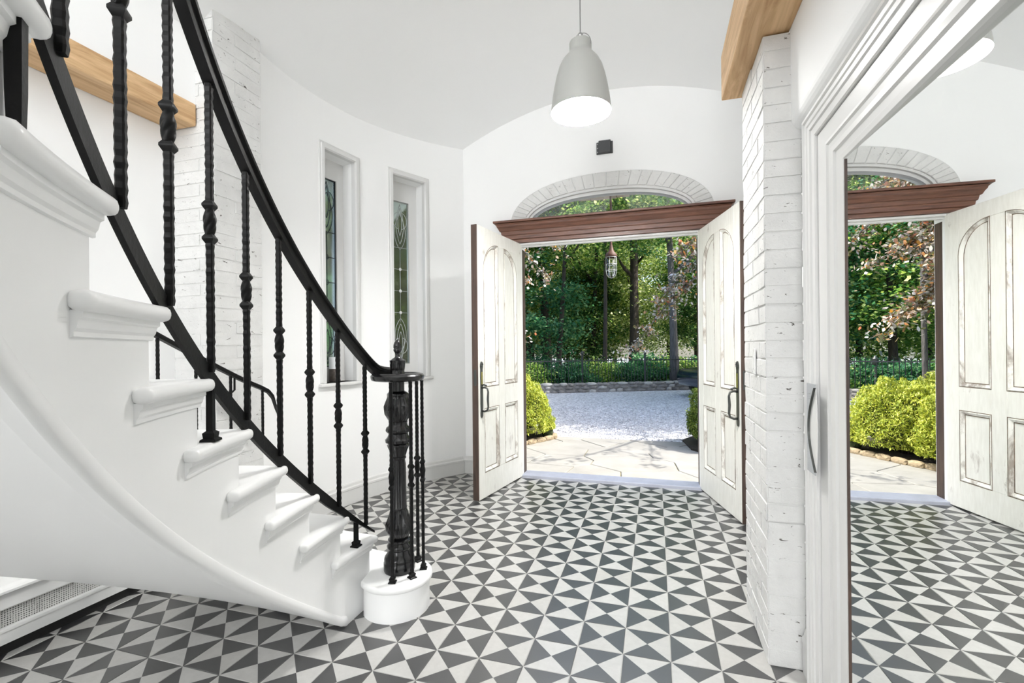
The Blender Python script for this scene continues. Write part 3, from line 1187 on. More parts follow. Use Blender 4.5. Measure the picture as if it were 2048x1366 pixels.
# soffit
mb = MB()
rows = []
for q in range(81):
    a = 179.2 + (AEND - 179.2) * q / 80
    row = []
    for s in range(9):
        f = s / 8
        row.append(sp(RSTR + 0.002 + (RO - 0.02 - RSTR) * f, a, max(0.0005, nose(a) - 0.545 + 0.09 * f)))
    rows.append(row)
mb.rings(rows, closed=False)
mb.obj('soffit', M['stair'], stair, smooth=True)
# outer string
mb = MB()
for k in range(1, NT + 1):
    a0, a1 = A0 + DA * k + 0.75, A0 + DA * (k + 1) + 0.75
    n = 4
    for q in range(n):
        t0, t1 = a0 + (a1 - a0) * q / n, a0 + (a1 - a0) * (q + 1) / n
        zb0, zb1 = max(0, nose(t0) - 0.455), max(0, nose(t1) - 0.455)
        zt = k * HR - 0.034
        mb.hexa([sp(RO - 0.03, t0, zb0), sp(RO - 0.03, t1, zb1), sp(RO - 0.005, t1, zb1), sp(RO - 0.005, t0, zb0),
                 sp(RO - 0.03, t0, zt), sp(RO - 0.03, t1, zt), sp(RO - 0.005, t1, zt), sp(RO - 0.005, t0, zt)])
mb.obj('outer_string', M['stair'], stair)

# ---------------------------------------------------------------- railing on the open side
RR = 2.392


def baluster_meshes(L, wd=0.0085):
    """hammered square bar with a twisted knuckle; origin at foot"""
    rnd = random.Random(3)
    zc = L * 0.52
    bars = []
    for z0, z1 in ((0.0, zc - 0.055), (zc + 0.055, L)):
        n = max(4, int((z1 - z0) / 0.012))
        rr = []
        for k in range(n + 1):
            z = z0 + (z1 - z0) * k / n
            h_ = wd * (1 + (0.13 if k % 2 else -0.03) + rnd.uniform(-.05, .05))
            c = h_ * 0.35
            rr.append([(h_, -h_ + c, z), (h_, h_ - c, z), (h_ - c, h_, z), (-h_ + c, h_, z), (-h_, h_ - c, z), (-h_, -h_ + c, z), (-h_ + c, -h_, z), (h_ - c, -h_, z)])
        bars.append(rr)
    mb = MB()
    for rr in bars: mb.rings(rr)
    bar = mb.mesh('baluster', M['iron'])
    kn = MB()
    seg = 24
    rr = []
    for k in range(19):
        t = k / 18
        z = zc - 0.036 + 0.072 * t
        r0 = wd * (1.25 + 0.6 * math.sin(math.pi * t))
        ring = []
        for q in range(seg):
            an = 2 * math.pi * q / seg
            r_ = r0 * (1 + 0.2 * abs(math.sin(2 * an + 2.0)) - 0.1)
            ang = an + t * math.pi * 1.05
            ring.append((r_ * math.cos(ang), r_ * math.sin(ang), z))
        rr.append(ring)
    kn.rings(rr)
    for zz in (zc - 0.047, zc + 0.047):
        c = [(1.0, -0.014), (1.75, -0.003), (1.75, 0.003), (1.0, 0.014)]
        kn.rings([[(wd * f * sx_, wd * f * sy_, zz + dz) for sx_, sy_ in ((1, 1), (-1, 1), (-1, -1), (1, -1))] for f, dz in c])
    return bar, kn.mesh('twisted_knuckle', M['iron'], smooth=True, auto=40)


rail = empty('stair_railing', (0, 0, 0), 0, 'black wrought iron railing on the open side of the stairs', 'railing')
BL = 0.815
bar_me, kn_me = baluster_meshes(BL)
a = 178.75
while a < 246:
    b_ = link('baluster', bar_me, rail, sp(RR, a, nose(a) + 0.012), (0, 0, R(a)))
    link('twisted_knuckle', kn_me, b_)
    a += 5.27


def helix_sweep(name, prof, angs, zf, rf, parent, mat, smooth=True):
    mb = MB()
    rr = []
    for a in angs:
        rr.append([sp(rf(a) + p_, a, zf(a) + z_) for p_, z_ in prof])
    mb.rings(rr)
    return mb.obj(name, mat, parent, smooth=smooth, auto=35)


def hr_z(a):
    base = nose(a) + 0.830
    lev = 1.183
    # ease to level near the newel
    x = base - lev
    return lev + 0.5 * (x + math.sqrt(x * x + 0.0016))


HP = [(-0.016, 0.0), (0.016, 0.0), (0.018, 0.032), (0.027, 0.036), (0.029, 0.046), (0.024, 0.055), (0.010, 0.061), (-0.010, 0.061), (-0.024, 0.055), (-0.029, 0.046), (-0.027, 0.036), (-0.018, 0.032)]
helix_sweep('handrail', HP, [173.2 + (248 - 173.2) * k / 110 for k in range(111)], hr_z, lambda a: RR - 0.02 * max(0, (176.5 - a) / 3.3), rail, M['iron'])
LP = [(-0.006, -0.028), (0.006, -0.028), (0.006, 0.028), (-0.006, 0.028)]
mb = MB()
rr = []
for k in range(101):
    a = 176.9 + (248 - 176.9) * k / 100
    f = 0.18 + 0.82 * min(1.0, (a - 176.9) / 9.0)
    rr.append([sp(RR + 0.008 + p_, a, nose(a) + (z_ if z_ < 0 else z_) * f + 0.010 * (1 - f)) for p_, z_ in LP])
mb.rings(rr)
mb.obj('bottom_rail', M['iron'], rail)
# feet from the bottom rail to the treads
for a, k in ((180.35, 2), (204.6, 6), (223.2, 9), (241.0, 12)):
    z0, z1 = k * HR, nose(a)
    mb = MB()
    h_ = 0.0085
    mb.rings([[(f * h_ * sx_, f * h_ * sy_, z) for sx_, sy_ in ((1, 1), (-1, 1), (-1, -1), (1, -1))] for f, z in
              (((2.5, 0), (2.4, 0.006), (1.7, 0.010), (1.9, 0.024), (1.05, 0.030), (1.0, z1 - z0)) if k < 9 else ((0.85, 0), (1.0, 0.05), (1.15, z1 - z0)))])
    mb.obj('foot_post', M['iron'], rail, sp(RR + 0.012, a, z0 + 0.0005), (0, 0, R(a)))

# ---------------------------------------------------------------- newel post
NC = (-0.559, 0.294)
newel = empty('newel_post', (NC[0], NC[1], HR), 0, 'ornate black cast iron newel post with acorn finial', 'newel post')
mb = MB()
mb.lathe([(0.078, 0.0), (0.081, 0.008), (0.081, 0.045), (0.077, 0.050), (0.079, 0.062), (0.076, 0.075), (0.066, 0.088), (0.060, 0.098), (0.056, 0.112), (0.062, 0.120), (0.064, 0.130), (0.058, 0.140), (0.052, 0.150), (0.058, 0.158), (0.058, 0.166), (0.050, 0.172)], seg=40)
mb.obj('base', M['newel'], newel, smooth=True, auto=50)


def leafy(z0, z1, prof, lobes, amp, nm):
    mb = MB()
    n = 20
    rr = []
    seg = 72
    for k in range(n + 1):
        t = k / n
        # interpolate profile
        for (t0, r0), (t1, r1) in zip(prof[:-1], prof[1:]):
            if t0 <= t <= t1:
                r = r0 + (r1 - r0) * (t - t0) / (t1 - t0)
                break
        ring = []
        for q in range(seg):
            an = 2 * math.pi * q / seg
            w1 = abs(math.sin(lobes * an / 2))
            tip = 1.0 - 0.55 * t ** 3 * (1 - w1)
            rad = r * (1 + amp * (w1 - 0.5) * math.sin(math.pi * min(1, t * 1.05)) + 0.05 * amp * 3 * math.cos(lobes * 3 * an) * math.sin(math.pi * t))
            ring.append((rad * math.cos(an), rad * math.sin(an), z0 + (z1 - z0) * t))
        rr.append(ring)
    mb.rings(rr)
    return mb.obj(nm, M['newel'], newel, smooth=True, auto=60)


leafy(0.170, 0.325, [(0, 0.046), (0.25, 0.062), (0.45, 0.064), (0.75, 0.050), (0.92, 0.046), (1, 0.040)], 8, 0.22, 'lower_leaf_bulb')
mb = MB()
mb.lathe([(0.038, 0.318), (0.042, 0.324), (0.042, 0.332), (0.039, 0.338, 0.05), (0.036, 0.56, 0.05), (0.034, 0.585), (0.040, 0.590), (0.040, 0.598)], seg=48, lobes=12)
mb.obj('shaft', M['newel'], newel, smooth=True, auto=50)
leafy(0.592, 0.672, [(0, 0.034), (0.5, 0.042), (0.85, 0.056), (1, 0.050)], 8, 0.2, 'leaf_collar')
mb = MB()
mb.lathe([(0.050, 0.670), (0.066, 0.676), (0.068, 0.690), (0.058, 0.700), (0.052, 0.712), (0.050, 0.722), (0.060, 0.730), (0.064, 0.738, 0.03), (0.060, 0.752, 0.03), (0.050, 0.762), (0.048, 0.775), (0.050, 0.785)], seg=48, lobes=16)
mb.obj('ring_band', M['newel'], newel, smooth=True, auto=50)
leafy(0.783, 0.945, [(0, 0.046), (0.25, 0.064), (0.5, 0.066), (0.8, 0.052), (0.93, 0.056), (1, 0.036)], 8, 0.22, 'upper_leaf_bulb')
mb = MB()
mb.lathe([(0.034, 0.938), (0.034, 1.002)], seg=32)
mb.obj('neck', M['newel'], newel, smooth=True, auto=50)
mb = MB()
mb.lathe([(0.02, 0.999), (0.120, 0.999), (0.134, 1.004), (0.138, 1.014), (0.139, 1.026), (0.131, 1.036), (0.118, 1.040), (0.110, 1.034), (0.02, 1.033)], seg=64)
mb.obj('volute_disc', M['newel'], newel, smooth=True, auto=40)
leafy(1.033, 1.102, [(0, 0.036), (0.3, 0.033), (0.7, 0.037), (1, 0.041)], 8, 0.16, 'capital')
mb = MB()
mb.lathe([(0.041, 1.100), (0.042, 1.106), (0.034, 1.110), (0.026, 1.116), (0.014, 1.124), (0.010, 1.136), (0.016, 1.150), (0.021, 1.158), (0.021, 1.164), (0.018, 1.168), (0.021, 1.174, 0.05), (0.020, 1.188, 0.05), (0.015, 1.202, 0.05), (0.007, 1.212), (0.001, 1.217)], seg=36, lobes=9, twist=60)
mb.obj('acorn_finial', M['newel'], newel, smooth=True, auto=60)
# balusters round the newel
nb_me, nk_me = baluster_meshes(1.0, 0.0075)
for t in (-74, -30, 20, 68):
    x, y = NC[0] + 0.126 * math.cos(R(t)), NC[1] + 0.126 * math.sin(R(t))
    if t == -74: x, y = -0.520, 0.160
    b_ = link('baluster', nb_me, rail, (x, y, HR), (0, 0, R(t)))
    link('twisted_knuckle', nk_me, b_)
    mb = MB()
    h_ = 0.0085
    mb.rings([[(f * h_ * sx_, f * h_ * sy_, z) for sx_, sy_ in ((1, 1), (-1, 1), (-1, -1), (1, -1))] for f, z in
              ((2.2, 0), (2.1, 0.005), (1.4, 0.009), (1.7, 0.022), (1.0, 0.028), (0.9, 0.03))])
    mb.obj('baluster_shoe', M['iron'], b_, (0, 0, 0.0005))

# ---------------------------------------------------------------- wall side handrail
RW = 3.36
orail = empty('outer_handrail', (0, 0, 0), 0, 'slim black iron handrail along the outer side of the stairs', 'handrail')
OP = [(172.0, 0.915), (172.35, 0.965), (172.75, 1.035), (173.3, 1.072), (174.2, 1.100), (175.22, 1.126), (176.96, 1.175), (179.16, 1.240), (182.23, 1.330), (185.27, 1.418), (190, 1.56), (196, 1.75), (204, 2.0), (214, 2.32), (226, 2.70), (238, 3.08)]
mb = MB()
pr = [(-0.014, 0.0), (0.014, 0.0), (0.017, 0.012), (0.015, 0.024), (0.006, 0.029), (-0.006, 0.029), (-0.015, 0.024), (-0.017, 0.012)]
mb.rings([[sp(RW + p_ * (0.55 + 0.45 * min(1, i / 2)), a, z + z_ * (0.5 if i == 0 else 1)) for p_, z_ in pr] for i, (a, z) in enumerate(OP)])
mb.obj('handrail', M['iron'], orail, smooth=True, auto=50)


def oz(a):
    for (a0, z0), (a1, z1) in zip(OP[:-1], OP[1:]):
        if a0 <= a <= a1: return z0 + (z1 - z0) * (a - a0) / (a1 - a0)
    return OP[-1][1]


for a in (174.0, 177.74, 181.45, 185.12, 189, 194, 200):
    k = int((a - A0) / DA)
    z0 = k * HR
    L = oz(a) - z0
    b2, k2 = baluster_meshes(L, 0.0065)
    o = link('baluster', b2, orail, sp(RW, a, z0), (0, 0, R(a)))
mb = MB()
pa = sp(RW, 177.3, 1.19)
mb.tube([pa, (pa[0], pa[1], 1.115), (pa[0] - 0.03, pa[1] + 0.01, 1.098), (-1.80, pa[1] + 0.03, 1.098)], 0.006, 8)
mb.lathe([(0.001, 0), (0.022, 0.002), (0.022, 0.008), (0.001, 0.011)], seg=16)
for i in range(len(mb.v) - 64, len(mb.v)):
    x, y, z = mb.v[i]
    mb.v[i] = (-1.806 + z, pa[1] + 0.03 + x, 1.085 + y * 1.4)
mb.obj('wall_bracket', M['iron'], orail, smooth=True, auto=50)

# ================================================================== BEAMS
mb = MB()
mb.box((1.098, -1.6, 2.660), (1.297, 0.83, 2.90))
o = mb.obj('ceiling_beam', M['beam'], bevel=0.006)
tag(o, 'pine beam resting on the brick pier by the mirror', 'beam')
mb = MB()
mb.box((-2.13, -2.2, 2.722), (-1.930, 0.291, 2.86))
o = mb.obj('ceiling_beam', M['beam'], bevel=0.012)
tag(o, 'pine beam on the left wall behind the staircase', 'beam')

# ================================================================== MIRROR DOOR AND CASING
root = empty('trim_2', (0, 0, 0), 0, 'stepped white casing around the mirrored sliding door', kind='structure')
XC = 1.315


def casing_profile(ins):     # (inset from outer edge, x face)
    return ins


ZT, YO = 2.236, 0.205


def mitred(prof, yo, zt, back):
    """profile (inset, x) swept up the jamb, mitred, and along the head"""
    pr = prof + [(prof[-1][0], back), (prof[0][0], back)]
    return MB().rings([[(x, yo - d, 0.0) for d, x in pr], [(x, yo - d, zt - d * hr) for d, x in pr], [(x, -2.62, zt - d * hr) for d, x in pr]])


hr = 1.0
cas = [(0.0, XC + 0.004), (0.003, XC), (0.012, XC - 0.004), (0.016, XC - 0.010), (0.030, XC - 0.012), (0.036, XC - 0.006), (0.050, XC - 0.005), (0.055, XC - 0.001),
       (0.070, XC), (0.074, XC + 0.006), (0.100, XC + 0.008), (0.105, XC + 0.012)]
mitred(cas, YO, ZT, 1.40).obj('casing', M['trim'], root)

md = empty('mirror_door', (0, 0, 0), 0, 'tall mirrored sliding closet door with white moulded frame', 'mirror door')
YS, ZS = YO - 0.108, ZT - 0.108
hr = 0.70
frm = [(0.0, XC + 0.018), (0.088, XC + 0.020), (0.096, XC + 0.012), (0.112, XC + 0.010), (0.120, XC + 0.016), (0.150, XC + 0.017), (0.158, XC + 0.009), (0.186, XC + 0.008),
       (0.194, XC + 0.015), (0.226, XC + 0.016), (0.234, XC + 0.011), (0.262, XC + 0.012), (0.270, XC + 0.020)]
mitred(frm, YS, ZS, 1.385).obj('door_frame', M['trim'], md)
mt = 0.026
mb = MB()
y0, y1 = -2.6, YS - 0.268


def mx_(y): return 1.251 + mt * (2.898 - y)


mb.hexa([(mx_(y0), y0, 0.03), (mx_(y1), y1, 0.03), (mx_(y1) + 0.006, y1, 0.03), (mx_(y0) + 0.006, y0, 0.03),
         (mx_(y0), y0, ZS - 0.18), (mx_(y1), y1, ZS - 0.18), (mx_(y1) + 0.006, y1, ZS - 0.18), (mx_(y0) + 0.006, y0, ZS - 0.18)])
mb.obj('mirror_glass', M['mirror'], md)
mb = MB()
mb.box((XC + 0.012, YS - 0.2745, 0.02), (XC + 0.03, YS - 0.2705, ZS - 0.19))
mb.obj('dark_bead', M['dooredge'], md)
# chrome pull
pl = MB()
HY0, HY1, HZ0, HZ1 = 0.132, 0.040, 0.872, 1.204
n = 20
arc = [(HY1 + (HY0 - HY1) * 0.82 * math.sin(math.pi * k / n) , HZ0 + 0.012 + (HZ1 - HZ0 - 0.024) * k / n) for k in range(n + 1)]
poly = [(HY1, HZ0), (HY0, HZ0), (HY0, HZ1), (HY1, HZ1)] + arc[::-1]
vs0 = [(XC - 0.016, y, z) for y, z in poly]
vs1 = [(XC - 0.012, y, z) for y, z in poly]
pl.rings([vs0, vs1])
po = pl.obj('pull_plate', M['chrome'], md)
pl = MB()
rr = []
for y, z in arc:
    rr.append([(XC - 0.020, y, z), (XC - 0.020, y - 0.003, z), (XC - 0.012, y - 0.003, z), (XC - 0.012, y, z)])
pl.rings(rr)
pl.obj('pull_edge', M['gunmetal'], po)
pl = MB()
pl.rings([[(XC - 0.0125, y, z) for y, z in arc + [(HY1 - 0.012, HZ1 - 0.08), (HY1 - 0.016, (HZ0 + HZ1) / 2), (HY1 - 0.012, HZ0 + 0.08)]],
          [(XC - 0.0105, y, z) for y, z in arc + [(HY1 - 0.012, HZ1 - 0.08), (HY1 - 0.016, (HZ0 + HZ1) / 2), (HY1 - 0.012, HZ0 + 0.08)]]])
pl.obj('finger_recess', M['trim'], po)

# ================================================================== SMALL INTERIOR THINGS
# radiator cover
rc = empty('radiator_cover', (-2.05, -0.6, 0), 0, 'low white radiator cover with perforated grille under the stairs', 'radiator cover')
rc.location = (0, 0, 0)
mb = MB()
mb.box((-2.13, -1.9, 0.06), (-2.012, 0.25, 0.125))
mb.box((-2.13, -1.9, 0.215), (-2.012, 0.25, 0.285))
mb.box((-2.13, -1.9, 0.124), (-2.012, -0.60, 0.216))
mb.box((-2.13, -0.12, 0.124), (-2.012, 0.25, 0.216))
mb.obj('body', M['trim'], rc)
mb = MB()
mb.box((-2.06, -0.61, 0.12), (-2.030, -0.11, 0.22))
mb.obj('grille', M['perf'], rc)
mb = MB()
mb.box((-2.03, -0.60, 0.116), (-2.006, -0.12, 0.128))
mb.obj('grille_lip', M['trim'], rc)
mb = MB()
mb.rings([[(-2.13, y, 0.285), (-1.995, y, 0.285), (-1.985, y, 0.292), (-1.985, y, 0.302), (-2.0, y, 0.308), (-2.01, y, 0.32), (-2.13, y, 0.335)] for y in (-1.9, 0.26)])
mb.obj('top_ledge', M['trim'], rc)
mb = MB()
mb.box((-2.13, -1.9, 0.0), (-2.05, 0.25, 0.06))
mb.obj('toe_kick', M['toe'], rc)

# pendant
PX, PY = 0.283, 1.26
pend = empty('pendant_lamp', (PX, PY, 2.93), 0, 'grey bell shaped pendant lamp hanging from the ceiling', 'lamp')
mb = MB()
out = [(0.200, 0.0), (0.1985, 0.03), (0.190, 0.10), (0.178, 0.17), (0.163, 0.24), (0.145, 0.30), (0.122, 0.345), (0.100, 0.372), (0.086, 0.388), (0.077, 0.402), (0.074, 0.415), (0.074, 0.465), (0.070, 0.474), (0.02, 0.476)]
mb.lathe(out, seg=64)
mb.f = mb.f[:-2]
mb.m = mb.m[:-2]
mb.obj('shade', M['shade'], pend, smooth=True, auto=50)
mb = MB()
mb.lathe([(0.2, 0.0)] + [(r - 0.004, z + 0.002) for r, z in out[1:-3]], seg=64)
mb.f = mb.f[:-2]
mb.m = mb.m[:-2]
mb.obj('shade_lining', M['lampwhite'], pend, smooth=True, auto=50)
mb = MB()
mb.lathe([(0.001, 0.085), (0.10, 0.087), (0.150, 0.095), (0.180, 0.112)], seg=48)
mb.obj('lit_diffuser', M['bulb'], pend, smooth=True)
mb = MB()
mb.tube([(0.077 * math.cos(math.pi * k / 16), 0, 0.44 + 0.09 * math.sin(math.pi * k / 16)) for k in range(17)], 0.003, 6)
mb.obj('wire_bail', M['wire'], pend, (0, 0, 0), (0, 0, R(-17)), smooth=True)
mb = MB()
mb.lathe([(0.003, 0.475), (0.012, 0.48), (0.010, 0.50), (0.018, 0.512), (0.018, 0.525), (0.006, 0.538), (0.003, 0.545)], seg=16)
mb.obj('cord_grip', M['wire'], pend, smooth=True)
mb = MB()
mb.tube([(0, 0, 0.54), (0, 0, ceil_z(PX, PY) - 2.93 + 0.01)], 0.004, 8)
mb.obj('cord', M['wire'], pend)
mb = MB()
zc_ = ceil_z(PX, PY) - 2.93
mb.lathe([(0.06, zc_ + 0.01), (0.06, zc_ - 0.02), (0.02, zc_ - 0.03), (0.003, zc_ - 0.03)], seg=24)
mb.obj('ceiling_rose', M['shade'], pend, smooth=True, auto=40)

# small black device on front wall
dv = empty('wall_sensor', (0, 0, 0), 0, 'small dark grey mounting box high on the front wall', 'sensor')
mb = MB()
mb.box((0.205, YW - 0.012, 3.265), (0.365, YW - 0.0005, 3.385))
mb.obj('back_plate', M['sensor'], dv, bevel=0.003, seg=1)
mb = MB()
mb.box((0.228, YW - 0.035, 3.27), (0.345, YW - 0.011, 3.392))
mb.obj('box', M['sensor'], dv, bevel=0.004, seg=1)
mb = MB()
for k in range(3):
    mb.tube([(0.216, YW - 0.0125, 3.285 + 0.04 * k), (0.216, YW - 0.016, 3.285 + 0.04 * k)], 0.006, 10)
mb.obj('screw', M['wire'], dv)

sw = empty('light_switch', (0, 0, 0), 0, 'narrow white light switch on the side of the brick pier', 'switch')
mb = MB()
mb.box((1.182, 0.475, 1.215), (1.189, 0.515, 1.335))
mb.obj('plate', M['switch'], sw, bevel=0.004)
mb = MB()
mb.box((1.178, 0.488, 1.24), (1.183, 0.502, 1.30))
mb.obj('rocker', M['switch'], sw, bevel=0.002, seg=1)

# ================================================================== OUTSIDE
GZ = -0.05
# porch hood and lantern
LX, LY = 0.28, 3.52
hood = empty('porch_hood', (0, 0, 0), 0, 'weathered wooden porch hood boards above the lantern', 'hood')
for k in range(6):
    x0 = -0.27 + 0.15 * k
    zz = 3.135 - 0.03 * (1 - ((x0 + 0.075 - 0.18) / 0.45) ** 2)
    mb = MB()
    mb.box((x0, YW + FT, zz), (x0 + 0.147, 3.78, zz + 0.03))
    mb.obj('board', M['soffitwood'], hood, bevel=0.004, seg=1)
lan = empty('porch_lantern', (LX, LY, 2.13), 0, 'rusty caged glass lantern hanging outside the doorway', 'lantern')
mb = MB()
mb.tube([(0, 0, 0.36), (0, 0, 0.975)], 0.013, 10)
mb.obj('stem', M['rust'], lan)
mb = MB()
mb.lathe([(0.055, 0.235), (0.064, 0.245), (0.064, 0.265), (0.05, 0.285), (0.03, 0.305), (0.018, 0.36), (0.012, 0.38)], seg=24)
mb.obj('cap', M['rust'], lan, smooth=True, auto=40)
mb = MB()
mb.lathe([(0.050, 0.24), (0.050, 0.08), (0.044, 0.04), (0.028, 0.015), (0.001, 0.006)], seg=24)
mb.obj('glass_globe', M['glass'], lan, smooth=True)
mb = MB()
for z, r in ((0.235, 0.060), (0.155, 0.060), (0.085, 0.060)):
    mb.tube([(r * math.cos(2 * math.pi * k / 24), r * math.sin(2 * math.pi * k / 24), z) for k in range(24)], 0.0028, 6, loop=True)
for k in range(6):
    t = 2 * math.pi * k / 6 + 0.3
    mb.tube([(r * math.cos(t), r * math.sin(t), z) for r, z in ((0.060, 0.24), (0.060, 0.08), (0.05, 0.035), (0.03, 0.008), (0.003, 0.0))], 0.0022, 6)
mb.obj('wire_cage', M['leadpaint'], lan, smooth=True)

# terrace flagstones (voronoi cells by half plane clipping)
ter = MB()
ter.box((-3.2, YW + FT, -0.25), (3.2, 5.42, GZ - 0.012))
terr = ter.obj('flagstone_terrace', M['joint'])
tag(terr, 'cream flagstone terrace outside the open doorway', kind='structure')


def clip(poly, p, n):
    out = []
    for i in range(len(poly)):
        a, b_ = poly[i], poly[(i + 1) % len(poly)]
        da = (a[0] - p[0]) * n[0] + (a[1] - p[1]) * n[1]
        db = (b_[0] - p[0]) * n[0] + (b_[1] - p[1]) * n[1]
        if da <= 0: out.append(a)
        if da * db < 0:
            t = da / (da - db)
            out.append((a[0] + (b_[0] - a[0]) * t, a[1] + (b_[1] - a[1]) * t))
    return out


rnd = random.Random(21)
seeds = []
for j, y in enumerate((3.35, 3.95, 4.5, 4.98, 5.3)):
    nx = 8
    for i in range(nx):
        seeds.append((-3.0 + 6.2 * (i + 0.5 * (j % 2)) / nx + rnd.uniform(-.22, .22), y + rnd.uniform(-.16, .16)))
for i, s in enumerate(seeds):
    poly = [(-3.1, YW + FT + 0.012), (3.1, YW + FT + 0.012), (3.1, 5.40), (-3.1, 5.40)]
    for j, q in enumerate(seeds):
        if i == j: continue
        dx, dy = q[0] - s[0], q[1] - s[1]
        L = math.hypot(dx, dy)
        if L > 2.6: continue
        g = 0.006
        poly = clip(poly, ((s[0] + q[0]) / 2 - dx / L * g, (s[1] + q[1]) / 2 - dy / L * g), (dx / L, dy / L))
        if len(poly) < 3: break
    if len(poly) < 3: continue
    mb = MB()
    mb.prism(poly, GZ - 0.04, GZ + rnd.uniform(-.004, .003))
    mb.obj('flagstone', M['flag'], terr, bevel=0.005, seg=1)

# ground
mb = MB()
mb.box((-26, 5.40, -0.4), (26, 60, GZ - 0.025))
o = mb.obj('ground_gravel', M['gravel'])
tag(o, 'pale grey gravel drive beyond the terrace', kind='structure')
mb = MB()
mb.box((-26, YW + WT, -0.4), (-3.1, 5.40, GZ - 0.03))
mb.box((3.1, YW + WT, -0.4), (26, 5.40, GZ - 0.03))
mb.box((-26, -14, -0.4), (-3.3, YW + WT, GZ - 0.03))
o = mb.obj('ground_lawn', M['woodfloor'])
tag(o, 'rough ground beside the house', kind='structure')
# loose pebbles
peb = MB()
rnd = random.Random(5)
for k in range(7000):
    y = 5.36 + (rnd.random() ** 1.6) * 4.2
    x = rnd.uniform(-2.6 - (y - 5) * 0.4, 2.0)
    r = rnd.uniform(0.009, 0.02)
    z = GZ - 0.025
    a = rnd.uniform(0, 3)
    c, s = math.cos(a) * r, math.sin(a) * r
    peb.add([(x + c, y + s, z), (x - s, y + c, z), (x - c, y - s, z), (x + s, y - c, z), (x, y, z + r * 0.9)], [(0, 1, 4), (1, 2, 4), (2, 3, 4), (3, 0, 4)])
o = peb.obj('gravel_pebbles', M['gravel'])
tag(o, 'loose pale pebbles scattered over the gravel drive', 'gravel', kind='stuff')

# low stone wall
A_, B_ = Vector((-3.165, 12.156, 0)), Vector((1.993, 14.726, 0))
wd = (B_ - A_).normalized()
wnrm = Vector((-wd.y, wd.x, 0))
wall0 = A_ - wd * 7.0
WL = 16.5
wroot = empty('stone_wall', (0, 0, 0), 0, 'low fieldstone wall along the far edge of the gravel', 'wall')
mb = MB()


def wq(s, d, z):
    p_ = wall0 + wd * s + wnrm * d
    return (p_.x, p_.y, z)


mb.hexa([wq(0, 0.03, -0.2), wq(WL, 0.03, -0.2), wq(WL, 0.4, -0.2), wq(0, 0.4, -0.2), wq(0, 0.03, 0.20), wq(WL, 0.03, 0.20), wq(WL, 0.4, 0.20), wq(0, 0.4, 0.20)])
mb.obj('wall_core', M['stone'], wroot)
STN = []
for k in range(6):
    rnd = random.Random(90 + k)
    bm = bmesh.new()
    bmesh.ops.create_icosphere(bm, subdivisions=2, radius=0.5)
    for v in bm.verts:
        d = v.co.normalized()
        m_ = max(abs(d.x), abs(d.y), abs(d.z))
        v.co = d * (0.5 / m_ ** 0.55) * (1 + 0.10 * noise.noise(d * 2.1 + Vector((k * 7, 0, 0))))
    me = bpy.data.meshes.new('stone')
    bm.to_mesh(me)
    bm.free()
    me.materials.append(M['stone_light'] if k % 3 == 0 else M['stone'])
    STN.append(me)
rnd = random.Random(4)
for row, (z, hh) in enumerate(((-0.035, 0.13), (0.075, 0.12), (0.175, 0.10))):
    s = rnd.uniform(0, 0.2)
    while s < WL - 0.2:
        L = rnd.uniform(0.18, 0.42)
        p_ = wall0 + wd * (s + L / 2) + wnrm * 0.12
        o = link('stone', STN[rnd.randrange(6)], wroot, (p_.x, p_.y, z + rnd.uniform(-.01, .015)), (0, 0, math.atan2(wd.y, wd.x) + rnd.uniform(-.06, .06)))
        o.scale = (L * 1.02, 0.26, hh * rnd.uniform(0.95, 1.2))
        s += L
# iron fence behind
fr = empty('iron_fence', (0, 0, 0), 0, 'black iron picket fence standing behind the low stone wall', 'fence')
pk = MB()
s = 0.0
fq = lambda s, d, z: wq(s, d, z)
while s < WL:
    p0 = fq(s, 0.6, -0.1)
    pk.box((p0[0] - 0.008, p0[1] - 0.008, -0.1), (p0[0] + 0.008, p0[1] + 0.008, 1.02))
    s += 0.115
o = pk.obj('pickets', M['fence'], fr)
tag(o, kind='stuff')
for z in (0.12, 0.9):
    mb = MB()
    mb.hexa([fq(0, 0.59, z), fq(WL, 0.59, z), fq(WL, 0.61, z), fq(0, 0.61, z), fq(0, 0.59, z + 0.03), fq(WL, 0.59, z + 0.03), fq(WL, 0.61, z + 0.03), fq(0, 0.61, z + 0.03)])
    mb.obj('fence_rail', M['fence'], fr)
for k in range(8):
    p0 = fq(0.3 + 2.2 * k, 0.6, 0)
    mb = MB()
    mb.box((p0[0] - 0.03, p0[1] - 0.03, -0.1), (p0[0] + 0.03, p0[1] + 0.03, 1.12))
    mb.lathe([(0.03, 1.12), (0.045, 1.14), (0.045, 1.19), (0.02, 1.23), (0.001, 1.25)], (p0[0], p0[1]), 8)
    mb.obj('fence_post', M['fence'], fr)


